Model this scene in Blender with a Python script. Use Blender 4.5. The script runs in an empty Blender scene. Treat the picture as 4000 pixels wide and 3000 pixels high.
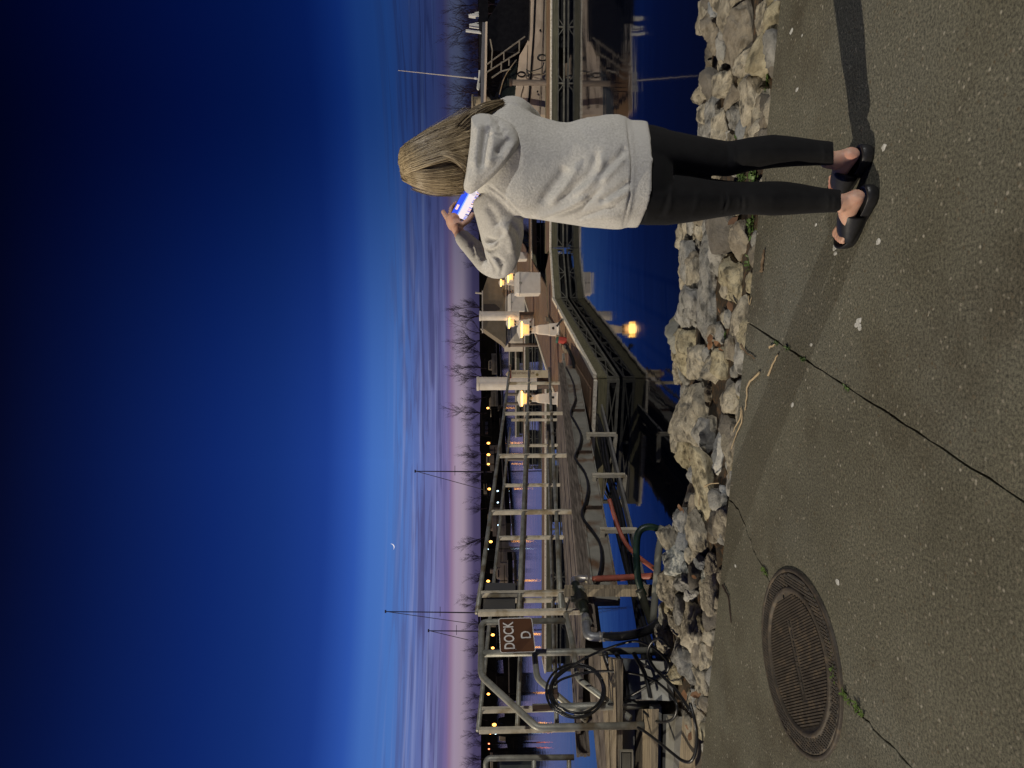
import bpy, math, random
import numpy as np
from mathutils import Vector
random.seed(7)
SC = bpy.context.scene
COL = SC.collection
# ------------------------------------------------------------------ camera geometry (phone held sideways)
F = 2750.0
CAM = Vector((0, 0, 1.37))
_p = math.atan(107 / 2750); _r = math.radians(0.25)
FW = Vector((0, math.cos(_p), -math.sin(_p)))
_U0 = Vector((0, math.sin(_p), math.cos(_p)))
RT = math.cos(_r) * Vector((1, 0, 0)) - math.sin(_r) * _U0
UP = math.sin(_r) * Vector((1, 0, 0)) + math.cos(_r) * _U0
def ray(x, y): return FW + RT * ((1500 - y) / F) - UP * ((x - 2000) / F)
def P(x, y, d):
    D = ray(x, y); return CAM + D * (d / D.y)
def G(x, y, z=0.0):
    D = ray(x, y); return CAM + D * ((z - CAM.z) / D.z)
def proj(q):
    v = Vector(q) - CAM; k = F / v.dot(FW)
    return 2000 - v.dot(UP) * k, 1500 - v.dot(RT) * k
def projn(V):
    v = V - np.array(CAM); k = F / (v @ np.array(FW))
    return 2000 - (v @ np.array(UP)) * k, 1500 - (v @ np.array(RT)) * k
ORG = {}
def tag(o, label=None, cat=None, group=None, kind=None):
    if label: o['label'] = label
    if cat: o['category'] = cat
    if group: o['group'] = group
    if kind: o['kind'] = kind
    return o
def thing(name, loc, label, cat, group=None):
    o = bpy.data.objects.new(name, None); COL.objects.link(o)
    o.location = loc; o.empty_display_size = 0.1
    ORG[o.name] = Vector(loc)
    return tag(o, label, cat, group)
# ------------------------------------------------------------------ mesh builder
class MB:
    def __init__(s): s.v = []; s.f = []; s.m = []; s.mi = 0
    def add(s, vs, fs):
        n = len(s.v); s.v += [tuple(a) for a in vs]
        for f in fs: s.f.append(tuple(n + i for i in f)); s.m.append(s.mi)
        return s
    def hexa(s, c):  # 8 corners: 0-3 bottom loop, 4-7 top loop
        return s.add(c, [(0, 3, 2, 1), (4, 5, 6, 7), (0, 1, 5, 4), (1, 2, 6, 5), (2, 3, 7, 6), (3, 0, 4, 7)])
    def box(s, c, sz, ax=None, ay=None, az=None):
        c = Vector(c); ax = Vector(ax or (1, 0, 0)); ay = Vector(ay or (0, 1, 0)); az = Vector(az or (0, 0, 1))
        a, b, d = ax * sz[0] / 2, ay * sz[1] / 2, az * sz[2] / 2
        return s.hexa([c - a - b - d, c + a - b - d, c + a + b - d, c - a + b - d, c - a - b + d, c + a - b + d, c + a + b + d, c - a + b + d])
    def bar(s, p0, p1, w, h, up=(0, 0, 1)):
        p0, p1 = Vector(p0), Vector(p1); t = (p1 - p0)
        if t.length < 1e-6: return s
        L = t.length; t.normalize(); up = Vector(up)
        if abs(t.dot(up)) > .98: up = Vector((0, 1, 0))
        a = t.cross(up).normalized(); b = a.cross(t)
        return s.box((p0 + p1) / 2, (L, w, h), t, a, b)
    def tube(s, pts, r, n=8, cap=True, flat=1.0, up=None):
        pts = [Vector(p) for p in pts]; N = len(pts); vs = []
        rr = r if isinstance(r, (list, tuple)) else [r] * N
        t0 = (pts[1] - pts[0]).normalized()
        ref = Vector(up) if up else (Vector((0, 0, 1)) if abs(t0.z) < .9 else Vector((0, 1, 0)))
        a = t0.cross(ref).normalized()
        for i, p in enumerate(pts):
            t = (pts[min(i + 1, N - 1)] - pts[max(i - 1, 0)])
            t = t.normalized() if t.length > 1e-9 else t0
            a = (a - t * a.dot(t))
            a = a.normalized() if a.length > 1e-6 else t.orthogonal().normalized()
            b = t.cross(a)
            for k in range(n):
                w = 2 * math.pi * k / n
                vs.append(p + (a * math.cos(w) + b * math.sin(w) * flat) * rr[i])
        fs = []
        for i in range(N - 1):
            for k in range(n):
                k2 = (k + 1) % n
                fs.append((i * n + k, i * n + k2, (i + 1) * n + k2, (i + 1) * n + k))
        if cap: fs.append(tuple(range(n - 1, -1, -1))); fs.append(tuple((N - 1) * n + k for k in range(n)))
        return s.add(vs, fs)
    def prism(s, poly, ext):
        poly = [Vector(p) for p in poly]; e = Vector(ext); n = len(poly)
        vs = poly + [p + e for p in poly]
        fs = [tuple(range(n)), tuple(range(2 * n - 1, n - 1, -1))]
        for i in range(n): j = (i + 1) % n; fs.append((i, i + n, j + n, j))
        return s.add(vs, fs)
    def pprism(s, pix, d, depth): return s.prism([P(x, y, d) for x, y in pix], (0, depth, 0))
    def prect(s, x0, x1, y0, y1, d, depth): return s.pprism([(x0, y0), (x1, y0), (x1, y1), (x0, y1)], d, depth)
    def ball(s, c, r, n=12, m=8):
        c = Vector(c); r = r if isinstance(r, (tuple, list)) else (r, r, r); vs = []; fs = []
        for i in range(m + 1):
            ph = math.pi * i / m
            for k in range(n):
                th = 2 * math.pi * k / n
                vs.append((c.x + r[0] * math.sin(ph) * math.cos(th), c.y + r[1] * math.sin(ph) * math.sin(th), c.z + r[2] * math.cos(ph)))
        for i in range(m):
            for k in range(n):
                k2 = (k + 1) % n; fs.append((i * n + k, (i + 1) * n + k, (i + 1) * n + k2, i * n + k2))
        return s.add(vs, fs)
    def loft(s, rings, cap=True):
        n = len(rings[0]); vs = [p for r in rings for p in r]; fs = []
        for i in range(len(rings) - 1):
            for k in range(n):
                k2 = (k + 1) % n; fs.append((i * n + k, i * n + k2, (i + 1) * n + k2, (i + 1) * n + k))
        if cap: fs.append(tuple(range(n - 1, -1, -1))); fs.append(tuple((len(rings) - 1) * n + k for k in range(n)))
        return s.add(vs, fs)
    def build(s, name, mats, parent=None, origin=None, smooth=False, bevel=0, fixn=True):
        org = Vector(origin) if origin is not None else (ORG[parent.name] if parent is not None else Vector((0, 0, 0)))
        me = bpy.data.meshes.new(name)
        me.from_pydata([(a[0] - org.x, a[1] - org.y, a[2] - org.z) for a in s.v], [], s.f)
        mats = mats if isinstance(mats, (list, tuple)) else [mats]
        for m in mats: me.materials.append(m)
        if len(mats) > 1: me.polygons.foreach_set('material_index', s.m)
        if fixn:
            import bmesh
            bm = bmesh.new(); bm.from_mesh(me); bmesh.ops.recalc_face_normals(bm, faces=bm.faces); bm.to_mesh(me); bm.free()
        if smooth: me.polygons.foreach_set('use_smooth', [True] * len(me.polygons))
        me.update()
        o = bpy.data.objects.new(name, me); COL.objects.link(o)
        if parent is not None:
            o.parent = parent; ORG[o.name] = org
        else:
            o.location = org; ORG[o.name] = org
        if bevel:
            b = o.modifiers.new('bevel', 'BEVEL'); b.width = bevel; b.segments = 2; b.limit_method = 'ANGLE'
        if smooth == 'angle':
            pass
        return o
def spline(pts, n=8):
    pts = [Vector(p) for p in pts]; out = []
    for i in range(len(pts) - 1):
        a = pts[max(i - 1, 0)]; b = pts[i]; c = pts[i + 1]; d = pts[min(i + 2, len(pts) - 1)]
        for k in range(n):
            t = k / n
            out.append(0.5 * ((2 * b) + (c - a) * t + (2 * a - 5 * b + 4 * c - d) * t * t + (-a + 3 * b - 3 * c + d) * t ** 3))
    out.append(pts[-1]); return out
def copy_tree(o, delta, parent=None):
    c = o.copy(); COL.objects.link(c)
    if parent is None: c.location = o.location + Vector(delta)
    else: c.parent = parent
    for ch in list(o.children): copy_tree(ch, delta, c)
    return c
# ------------------------------------------------------------------ materials
def lin(r, g, b):
    f = lambda c: (c / 255 / 12.92) if c / 255 <= .04045 else ((c / 255 + .055) / 1.055) ** 2.4
    return (f(r), f(g), f(b), 1)
MATS = {}
def mat(name, c1, c2=None, scale=4.0, rough=.65, metal=0.0, bump=0.0, bscale=30.0, stretch=(1, 1, 1), spec=.4, mid=(.35, .65), rnd=0.0, c3=None, s3=12.0, detail=6, bd=.01):
    if name in MATS: return MATS[name]
    m = bpy.data.materials.new(name); m.use_nodes = True; N = m.node_tree.nodes; L = m.node_tree.links
    b = N['Principled BSDF']; b.inputs['Roughness'].default_value = rough; b.inputs['Metallic'].default_value = metal
    b.inputs['Specular IOR Level'].default_value = spec
    c1 = tuple(c1[:3]) + (1,); c2 = tuple((c2 or c1)[:3]) + (1,)
    tc = N.new('ShaderNodeTexCoord'); mp = N.new('ShaderNodeMapping'); mp.inputs['Scale'].default_value = stretch
    L.new(tc.outputs['Object'], mp.inputs['Vector'])
    src = mp.outputs['Vector']
    oi = N.new('ShaderNodeObjectInfo')
    if rnd:
        ad = N.new('ShaderNodeVectorMath'); ad.operation = 'ADD'
        sc = N.new('ShaderNodeVectorMath'); sc.operation = 'SCALE'; sc.inputs[0].default_value = (17, 31, 23)
        L.new(oi.outputs['Random'], sc.inputs['Scale']); L.new(src, ad.inputs[0]); L.new(sc.outputs[0], ad.inputs[1]); src = ad.outputs[0]
    nz = N.new('ShaderNodeTexNoise'); nz.inputs['Scale'].default_value = scale; nz.inputs['Detail'].default_value = detail; nz.inputs['Roughness'].default_value = .6
    L.new(src, nz.inputs['Vector'])
    cr = N.new('ShaderNodeValToRGB'); cr.color_ramp.elements[0].position = mid[0]; cr.color_ramp.elements[1].position = mid[1]
    cr.color_ramp.elements[0].color = c1; cr.color_ramp.elements[1].color = c2
    L.new(nz.outputs['Fac'], cr.inputs['Fac']); out = cr.outputs['Color']
    if c3:
        n3 = N.new('ShaderNodeTexNoise'); n3.inputs['Scale'].default_value = s3; n3.inputs['Detail'].default_value = 4; L.new(src, n3.inputs['Vector'])
        r3 = N.new('ShaderNodeValToRGB'); r3.color_ramp.elements[0].position = .52; r3.color_ramp.elements[1].position = .66; L.new(n3.outputs['Fac'], r3.inputs['Fac'])
        mx = N.new('ShaderNodeMix'); mx.data_type = 'RGBA'; mx.inputs['B'].default_value = tuple(c3[:3]) + (1,)
        L.new(r3.outputs['Color'], mx.inputs['Factor']); L.new(out, mx.inputs['A']); out = mx.outputs['Result']
    if rnd:
        hs = N.new('ShaderNodeHueSaturation'); mr = N.new('ShaderNodeMapRange')
        mr.inputs['To Min'].default_value = 1 - rnd; mr.inputs['To Max'].default_value = 1 + rnd
        L.new(oi.outputs['Random'], mr.inputs['Value']); L.new(mr.outputs['Result'], hs.inputs['Value']); L.new(out, hs.inputs['Color']); out = hs.outputs['Color']
    L.new(out, b.inputs['Base Color'])
    if bump:
        nb = N.new('ShaderNodeTexNoise'); nb.inputs['Scale'].default_value = bscale; nb.inputs['Detail'].default_value = 5; nb.inputs['Roughness'].default_value = .65
        L.new(src, nb.inputs['Vector'])
        bp = N.new('ShaderNodeBump'); bp.inputs['Strength'].default_value = bump; bp.inputs['Distance'].default_value = bd
        L.new(nb.outputs['Fac'], bp.inputs['Height']); L.new(bp.outputs['Normal'], b.inputs['Normal'])
    MATS[name] = m; return m
def emis(name, col, st):
    if name in MATS: return MATS[name]
    m = bpy.data.materials.new(name); m.use_nodes = True; b = m.node_tree.nodes['Principled BSDF']
    b.inputs['Base Color'].default_value = tuple(col[:3]) + (1,); b.inputs['Emission Color'].default_value = tuple(col[:3]) + (1,)
    b.inputs['Emission Strength'].default_value = st; MATS[name] = m; return m
galv = mat('galvanised_pipe', (.20, .20, .17), (.36, .35, .29), 9, .5, .35, .25, 40, c3=(.16, .13, .085), s3=5)
galvl = mat('galvanised_post', (.42, .38, .29), (.58, .52, .40), 10, .55, .1, .25, 40, c3=(.28, .22, .13), s3=6)
rustbeam = mat('rusty_painted_steel', (.20, .19, .155), (.30, .285, .235), 3, .6, .1, .2, 30, (1, 1, 1), c3=(.13, .065, .028), s3=2.6)
wooddark = mat('weathered_dark_wood', (.075, .06, .047), (.20, .165, .13), 4, .75, 0, .5, 30, (1, 1, 9))
deckwood = mat('brown_deck_wood', (.10, .062, .038), (.24, .155, .095), 5, .6, 0, .4, 30, (.6, 6, 4))
woodtan = mat('weathered_tan_wood', (.15, .12, .08), (.36, .29, .19), 6, .75, 0, .6, 40, (.5, 5, 9))
trimw = mat('worn_white_edge', (.68, .60, .46), (.82, .75, .61), 14, .6, 0, .3, 50, c3=(.45, .38, .27), s3=25)
fascia = mat('olive_fascia_board', (.11, .10, .055), (.20, .18, .10), 5, .7, 0, .4, 40, (.5, 2, 6))
trussm = mat('dock_truss_steel', (.10, .095, .075), (.19, .18, .14), 8, .55, .3, .2, 40)
blackm = mat('black_float_plastic', (.006, .006, .006), (.014, .013, .012), 3, .6, 0, .1, 20, spec=.2)
rubber = mat('black_rubber_hose', (.010, .010, .010), (.02, .02, .02), 20, .35, 0, .1, 60)
greenh = mat('dark_green_hose', (.008, .016, .012), (.012, .032, .022), 9, .4, 0, .15, 60)
redh = mat('faded_red_hose', (.22, .058, .036), (.33, .095, .058), 9, .55, 0, .25, 60)
white = mat('white_moulded_plastic', (.62, .56, .46), (.72, .66, .56), 5, .45, 0, .05, 20)
conc = None
steel = mat('bright_steel_clamp', (.50, .46, .38), (.68, .62, .52), 12, .3, .8, .1, 40)
brown_rust = mat('brown_rusty_plate', (.04, .028, .02), (.085, .05, .033), 9, .7, .1, .3, 50)
# ------------------------------------------------------------------ sky
def build_world():
    w = bpy.data.worlds.new('World'); SC.world = w; w.use_nodes = True
    N = w.node_tree.nodes; L = w.node_tree.links; bg = N['Background']
    tc = N.new('ShaderNodeTexCoord'); sp = N.new('ShaderNodeSeparateXYZ'); L.new(tc.outputs['Generated'], sp.inputs[0])
    def M(op, a, b=None, c=None, cl=False):
        n = N.new('ShaderNodeMath'); n.operation = op; n.use_clamp = cl
        for i, q in enumerate((a, b, c)):
            if q is None: continue
            if isinstance(q, (int, float)): n.inputs[i].default_value = q
            else: L.new(q, n.inputs[i])
        return n.outputs[0]
    X, Y, Z = sp.outputs
    el = M('MULTIPLY', M('ARCSINE', Z), 57.2958); az = M('MULTIPLY', M('ARCTAN2', X, Y), 57.2958)
    # wisps bend the bands a little
    cb = N.new('ShaderNodeCombineXYZ'); L.new(M('MULTIPLY', az, .075), cb.inputs[0]); L.new(M('MULTIPLY', el, 1.75), cb.inputs[1])
    n1 = N.new('ShaderNodeTexNoise'); n1.inputs['Scale'].default_value = 1.1; n1.inputs['Detail'].default_value = 7; n1.inputs['Roughness'].default_value = .55; n1.inputs['Distortion'].default_value = .9
    L.new(cb.outputs[0], n1.inputs['Vector'])
    t = M('SQRT', M('DIVIDE', M('MAXIMUM', el, 0.0), 90))
    cr = N.new('ShaderNodeValToRGB'); L.new(t, cr.inputs['Fac'])
    st = [(0, (60, 53, 84)), (.9, (74, 66, 98)), (1.35, (116, 103, 128)), (1.75, (158, 140, 156)), (2.35, (160, 142, 164)), (2.65, (142, 116, 144)), (2.9, (120, 104, 150)), (3.6, (112, 110, 160)), (5, (98, 112, 170)),
          (7, (76, 118, 190)), (9, (66, 108, 186)), (10.2, (46, 84, 170)), (12.5, (28, 59, 138)), (16.4, (20, 48, 118)), (20.5, (14, 38, 104)), (24.6, (11, 30, 87)), (29, (7, 20, 66)), (34, (5, 9, 37)), (60, (3, 5, 24)), (90, (3, 5, 24))]
    e = cr.color_ramp.elements
    while len(e) < len(st): e.new(.5)
    for q, (d, c) in zip(e, st): q.position = math.sqrt(d / 90); q.color = lin(*c)
    # cloud layer between 2.5 and 9 degrees
    band = M('MULTIPLY', M('SMOOTH_MIN', M('MULTIPLY_ADD', el, .8, -2.0), 1.0, .3, ), M('MULTIPLY_ADD', el, -.22, 2.05), cl=True)
    band = M('MINIMUM', M('MULTIPLY_ADD', el, .9, -2.4, cl=True), M('MULTIPLY_ADD', el, -.30, 2.45, cl=True))
    dens = N.new('ShaderNodeMapRange'); dens.interpolation_type = 'SMOOTHSTEP'; dens.inputs['From Min'].default_value = .46; dens.inputs['From Max'].default_value = .62; L.new(n1.outputs['Fac'], dens.inputs['Value'])
    cf = M('MULTIPLY', M('MULTIPLY', dens.outputs[0], band), .85, cl=True)
    mx = N.new('ShaderNodeMix'); mx.data_type = 'RGBA'; L.new(cf, mx.inputs['Factor']); L.new(cr.outputs['Color'], mx.inputs['A']); mx.inputs['B'].default_value = lin(80, 80, 126)
    # light wisps
    cb2 = N.new('ShaderNodeCombineXYZ'); L.new(M('MULTIPLY', az, .035), cb2.inputs[0]); L.new(M('MULTIPLY_ADD', az, .012, M('MULTIPLY', el, 1.5)), cb2.inputs[1])
    n2 = N.new('ShaderNodeTexNoise'); n2.inputs['Scale'].default_value = 1.6; n2.inputs['Detail'].default_value = 6; n2.inputs['Distortion'].default_value = .4; L.new(cb2.outputs[0], n2.inputs['Vector'])
    d2 = N.new('ShaderNodeMapRange'); d2.interpolation_type = 'SMOOTHSTEP'; d2.inputs['From Min'].default_value = .5; d2.inputs['From Max'].default_value = .72; L.new(n2.outputs['Fac'], d2.inputs['Value'])
    c2 = M('MULTIPLY', M('MULTIPLY', d2.outputs[0], band), .7, cl=True)
    mx2 = N.new('ShaderNodeMix'); mx2.data_type = 'RGBA'; L.new(c2, mx2.inputs['Factor']); L.new(mx.outputs['Result'], mx2.inputs['A']); mx2.inputs['B'].default_value = lin(142, 150, 196)
    # away from the afterglow the sky is darker and bluer
    dim = N.new('ShaderNodeMapRange'); dim.interpolation_type = 'SMOOTHSTEP'; dim.inputs['From Min'].default_value = -3; dim.inputs['From Max'].default_value = 29; L.new(M('ABSOLUTE', M('ADD', az, 6)), dim.inputs['Value'])
    mul = N.new('ShaderNodeMix'); mul.data_type = 'RGBA'; mul.blend_type = 'MULTIPLY'; L.new(M('MULTIPLY', dim.outputs[0], .95), mul.inputs['Factor']); L.new(mx2.outputs['Result'], mul.inputs['A']); mul.inputs['B'].default_value = (.10, .19, .30, 1)
    # left half only a little dimmer
    lf = M('GREATER_THAN', az, -6)
    sel = N.new('ShaderNodeMix'); sel.data_type = 'RGBA'; L.new(M('MAXIMUM', lf, .12), sel.inputs['Factor']); L.new(mx2.outputs['Result'], sel.inputs['A']); L.new(mul.outputs['Result'], sel.inputs['B'])
    L.new(sel.outputs['Result'], bg.inputs['Color']); bg.inputs['Strength'].default_value = 1.0
build_world()
# ------------------------------------------------------------------ water
WZ = -0.88
def water_mat():
    m = bpy.data.materials.new('still_harbour_water'); m.use_nodes = True; N = m.node_tree.nodes; L = m.node_tree.links
    b = N['Principled BSDF']; b.inputs['Base Color'].default_value = (.002, .003, .008, 1); b.inputs['Roughness'].default_value = .045; b.inputs['IOR'].default_value = 1.33
    tc = N.new('ShaderNodeTexCoord'); mp = N.new('ShaderNodeMapping'); mp.inputs['Scale'].default_value = (.5, 1.6, 1); L.new(tc.outputs['Object'], mp.inputs[0])
    nz = N.new('ShaderNodeTexNoise'); nz.inputs['Scale'].default_value = 1.3; nz.inputs['Detail'].default_value = 4; L.new(mp.outputs[0], nz.inputs['Vector'])
    sp = N.new('ShaderNodeSeparateXYZ'); L.new(tc.outputs['Object'], sp.inputs[0])
    # sheltered near the docks, rippled in the open basin
    mr = N.new('ShaderNodeMapRange'); mr.inputs['From Min'].default_value = 16; mr.inputs['From Max'].default_value = 60; mr.inputs['To Min'].default_value = .022; mr.inputs['To Max'].default_value = .16; L.new(sp.outputs['Y'], mr.inputs['Value'])
    bp = N.new('ShaderNodeBump'); bp.inputs['Distance'].default_value = .12; L.new(mr.outputs[0], bp.inputs['Strength']); L.new(nz.outputs['Fac'], bp.inputs['Height']); L.new(bp.outputs[0], b.inputs['Normal'])
    return m
mb = MB(); mb.add([(-400, 3, WZ), (400, 3, WZ), (400, 420, WZ), (-400, 420, WZ)], [(0, 1, 2, 3)])
tag(mb.build('water', water_mat()), kind='structure')
# ------------------------------------------------------------------ pavement
def pave_mat():
    m = bpy.data.materials.new('exposed_aggregate_concrete'); m.use_nodes = True; N = m.node_tree.nodes; L = m.node_tree.links
    b = N['Principled BSDF']; b.inputs['Roughness'].default_value = .8; b.inputs['Specular IOR Level'].default_value = .25
    tc = N.new('ShaderNodeTexCoord'); src = tc.outputs['Object']
    def noise(s, d=5, r=.6):
        n = N.new('ShaderNodeTexNoise'); n.inputs['Scale'].default_value = s; n.inputs['Detail'].default_value = d; n.inputs['Roughness'].default_value = r; L.new(src, n.inputs['Vector']); return n.outputs['Fac']
    def ramp(f, *st):
        c = N.new('ShaderNodeValToRGB'); e = c.color_ramp.elements
        while len(e) < len(st): e.new(.5)
        for q, (p, col) in zip(e, st): q.position = p; q.color = col if len(col) == 4 else tuple(col) + (1,)
        L.new(f, c.inputs['Fac']); return c.outputs['Color']
    def mix(f, a, bb, mode='MIX'):
        x = N.new('ShaderNodeMix'); x.data_type = 'RGBA'; x.blend_type = mode
        for k, q in (('Factor', f), ('A', a), ('B', bb)):
            if isinstance(q, (int, float)): x.inputs[k].default_value = q
            elif isinstance(q, tuple): x.inputs[k].default_value = q
            else: L.new(q, x.inputs[k])
        return x.outputs['Result']
    base = ramp(noise(1.1, 4), (.3, (.094, .090, .067)), (.7, (.160, .157, .124)))
    grey = ramp(noise(.45, 3), (.48, (0, 0, 0)), (.62, (1, 1, 1)))
    base = mix(grey, base, (.146, .147, .126, 1))
    stain = ramp(noise(.8, 5, .7), (.50, (1, 1, 1)), (.70, (.58, .52, .46)))
    base = mix(1.0, base, stain, 'MULTIPLY')
    grain = ramp(noise(100, 4, .85), (.36, (.30, .30, .30)), (.62, (1.42, 1.38, 1.28)))
    base = mix(1.0, base, grain, 'MULTIPLY')
    v = N.new('ShaderNodeTexVoronoi'); v.inputs['Scale'].default_value = 48; L.new(src, v.inputs['Vector'])
    sel = ramp(noise(31, 2), (.47, (0, 0, 0)), (.56, (1, 1, 1)))
    dots = ramp(v.outputs['Distance'], (.18, (1, 1, 1)), (.34, (0, 0, 0)))
    peb = mix(1.0, dots, sel, 'MULTIPLY')
    pc = ramp(v.outputs['Color'], (.2, (.10, .08, .05)), (.55, (.18, .16, .12)), (.9, (.34, .32, .26)))
    base = mix(peb, base, pc)
    L.new(base, b.inputs['Base Color'])
    bp = N.new('ShaderNodeBump'); bp.inputs['Strength'].default_value = .55; bp.inputs['Distance'].default_value = .004
    h = mix(.5, grain, dots); L.new(h, bp.inputs['Height']); L.new(bp.outputs[0], b.inputs['Normal'])
    return m
PAVE = pave_mat()
EL, ER = Vector((-2.458, 4.447, 0)), Vector((1.762, 3.19, 0))
ED = (ER - EL).normalized(); EN = Vector((-ED.y, ED.x, 0))       # along the edge, outward to the water
def edge(s): return EL + ED * s
def sd(p): return (Vector(p) - EL).dot(EN)                      # distance beyond the pavement edge
def jag(a, b, n, amp, seed):
    rr = random.Random(seed); a, b = Vector(a), Vector(b); t = (b - a); q = Vector((-t.y, t.x, 0)).normalized()
    return [a] + [a + t * (i / n) + q * rr.uniform(-amp, amp) for i in range(1, n)] + [b]
jt0 = G(2911, 1255); jt1 = G(4000, 1960); jt0 = edge((jt0 - EL).dot(ED)); jfar = jt0 + (jt1 - jt0) * 5
ck = [edge((G(2845, 1950) - EL).dot(ED)), G(2885, 1990), G(2918, 2080), G(2948, 2160), G(2990, 2240), G(3132, 2560), G(3290, 2695), G(3360, 2790), G(3430, 2870), G(3520, 2960), G(3750, 3200), Vector((-2.6, 1.2, 0))]
ckj = [ck[0]]
for a, b in zip(ck, ck[1:]): ckj += jag(a, b, 4, .012, int(a.x * 1000))[1:]
def panel(pts, top=0.0, th=.16):
    mbp.prism([Vector((p.x, p.y, top)) for p in pts], (0, 0, -th))
mbp = MB()
farR = edge(16); farL = edge(-9)
off = ED * .0045
jr = jag(jt0 + off, jfar + off, 150, .0035, 5)
panel([jt0 + off, farR, Vector((farR.x - 4, -10, 0))] + jr[:0:-1])
jl = jag(jt0 - off, jfar - off, 140, .0035, 6)
wid = [ED * (.002 + .006 * abs(math.sin(i * 1.7))) for i in range(len(ckj))]
panel([a + o for a, o in zip(ckj, wid)] + [Vector((-3.4, -4, 0))] + jl[::-1])
panel([a - o * .6 for a, o in zip(ckj, wid)][::-1] + [farL, Vector((-14, -6, 0)), Vector((-3.43, -4, 0))])
pv = mbp.build('pavement', PAVE); tag(pv, kind='structure')
soil = mat('dark_bank_soil', (.018, .014, .009), (.055, .040, .024), 9, .95, 0, .8, 40, c3=(.09, .05, .022), s3=30)
# bank below the rocks and under the slab joints
def bz(s, x=1.0):
    if s < 0: return -.045
    b = -.07 - .085 * s if s < 1.9 else -.2315 - (s - 1.9) * .62
    k = min(1, max(0, (-.45 - x) / .7))
    h = -.05 + .17 * s if s < .85 else .0945 - (s - .85) * .95
    return b * (1 - k) + max(h, -1.4) * k
mb = MB(); rows = []
for i in range(60):
    a = -9 + i * .5; r = []
    for s in (-9, -.05, .0, .15, .5, .9, 1.3, 1.7, 1.9, 2.3, 2.8, 3.3, 4.2):
        p = edge(a) + EN * s; cut = max(0.0, (s - .2)) * (.30 if p.x < -1.2 else 0) * min(1, max(0, (-1.2 - p.x) / 1.0))
        r.append((p.x, p.y, (bz(s, p.x) if s > -.02 else -.055) + (random.uniform(-.02, .02) if s > .1 else 0)))
    rows.append(r)
nn = len(rows[0]); vs = [q for r in rows for q in r]
mb.add(vs, [(i * nn + k, i * nn + k + 1, (i + 1) * nn + k + 1, (i + 1) * nn + k) for i in range(59) for k in range(nn - 1)])
tag(mb.build('bank', soil), kind='structure')
# far shore
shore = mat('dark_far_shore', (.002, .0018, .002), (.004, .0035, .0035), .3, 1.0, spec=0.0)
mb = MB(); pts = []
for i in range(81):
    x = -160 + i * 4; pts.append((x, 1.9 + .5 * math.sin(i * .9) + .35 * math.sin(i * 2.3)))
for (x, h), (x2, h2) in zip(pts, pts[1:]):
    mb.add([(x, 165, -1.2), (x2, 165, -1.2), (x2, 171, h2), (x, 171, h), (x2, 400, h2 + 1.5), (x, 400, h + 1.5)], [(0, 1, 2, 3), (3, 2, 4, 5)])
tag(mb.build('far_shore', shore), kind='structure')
# ------------------------------------------------------------------ riprap rocks
TONES = {
 't': ('tan', mat('tan_limestone', (.22, .195, .145), (.46, .415, .32), 9, .9, 0, 1.0, 34, (1, 1, 2.2), bd=.022, rnd=.12, c3=(.10, .09, .07), s3=14)),
 'y': ('yellowish', mat('yellow_limestone', (.25, .215, .135), (.46, .41, .28), 9, .9, 0, 1.0, 32, (1, 1, 2), bd=.022, rnd=.10, c3=(.11, .095, .06), s3=13)),
 'g': ('grey', mat('grey_limestone', (.19, .185, .165), (.35, .34, .31), 8, .9, 0, .95, 34, (1, 1, 1.6), bd=.022, rnd=.12, c3=(.085, .083, .075), s3=12)),
 'b': ('blue-grey', mat('blue_grey_stone', (.15, .16, .165), (.26, .27, .275), 8, .85, 0, .8, 34, bd=.022, rnd=.10)),
 'n': ('brown', mat('brown_stone', (.16, .138, .105), (.30, .265, .205), 8, .9, 0, .95, 32, (1, 1, 2), bd=.022, rnd=.12, c3=(.12, .10, .07), s3=12)),
 'd': ('dark', mat('dark_stone', (.08, .072, .06), (.17, .155, .13), 7, .9, 0, .9, 28, bd=.022, rnd=.12)),
 'm': ('mossy', mat('mossy_stone', (.16, .158, .13), (.31, .30, .25), 6, .88, 0, .9, 26, bd=.022, rnd=.05, c3=(.24, .215, .075), s3=3.5)),
 'w': ('pale', mat('pale_concrete_chunk', (.33, .325, .295), (.46, .45, .41), 7, .85, 0, .5, 34, bd=.022, rnd=.05)),
 's': ('speckled', mat('speckled_grey_stone', (.14, .155, .15), (.50, .50, .44), 22, .85, 0, .9, 40, mid=(.44, .58), bd=.022)),
}
def ico(sub):
    import bmesh
    bm = bmesh.new(); bmesh.ops.create_icosphere(bm, subdivisions=sub, radius=1); bm.verts.ensure_lookup_table()
    V = np.array([v.co[:] for v in bm.verts]); Fc = [tuple(v.index for v in f.verts) for f in bm.faces]; bm.free(); return V, Fc
ICO = {3: ico(3), 4: ico(4), 5: ico(5)}
def snoise(V, rs, f, n=10):
    out = np.zeros(len(V))
    for _ in range(n):
        k = rs.normal(size=3); k /= np.linalg.norm(k); k *= f * rs.uniform(.6, 1.6)
        out += np.sin(V @ k + rs.uniform(0, 6.28))
    return out / math.sqrt(n)
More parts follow.
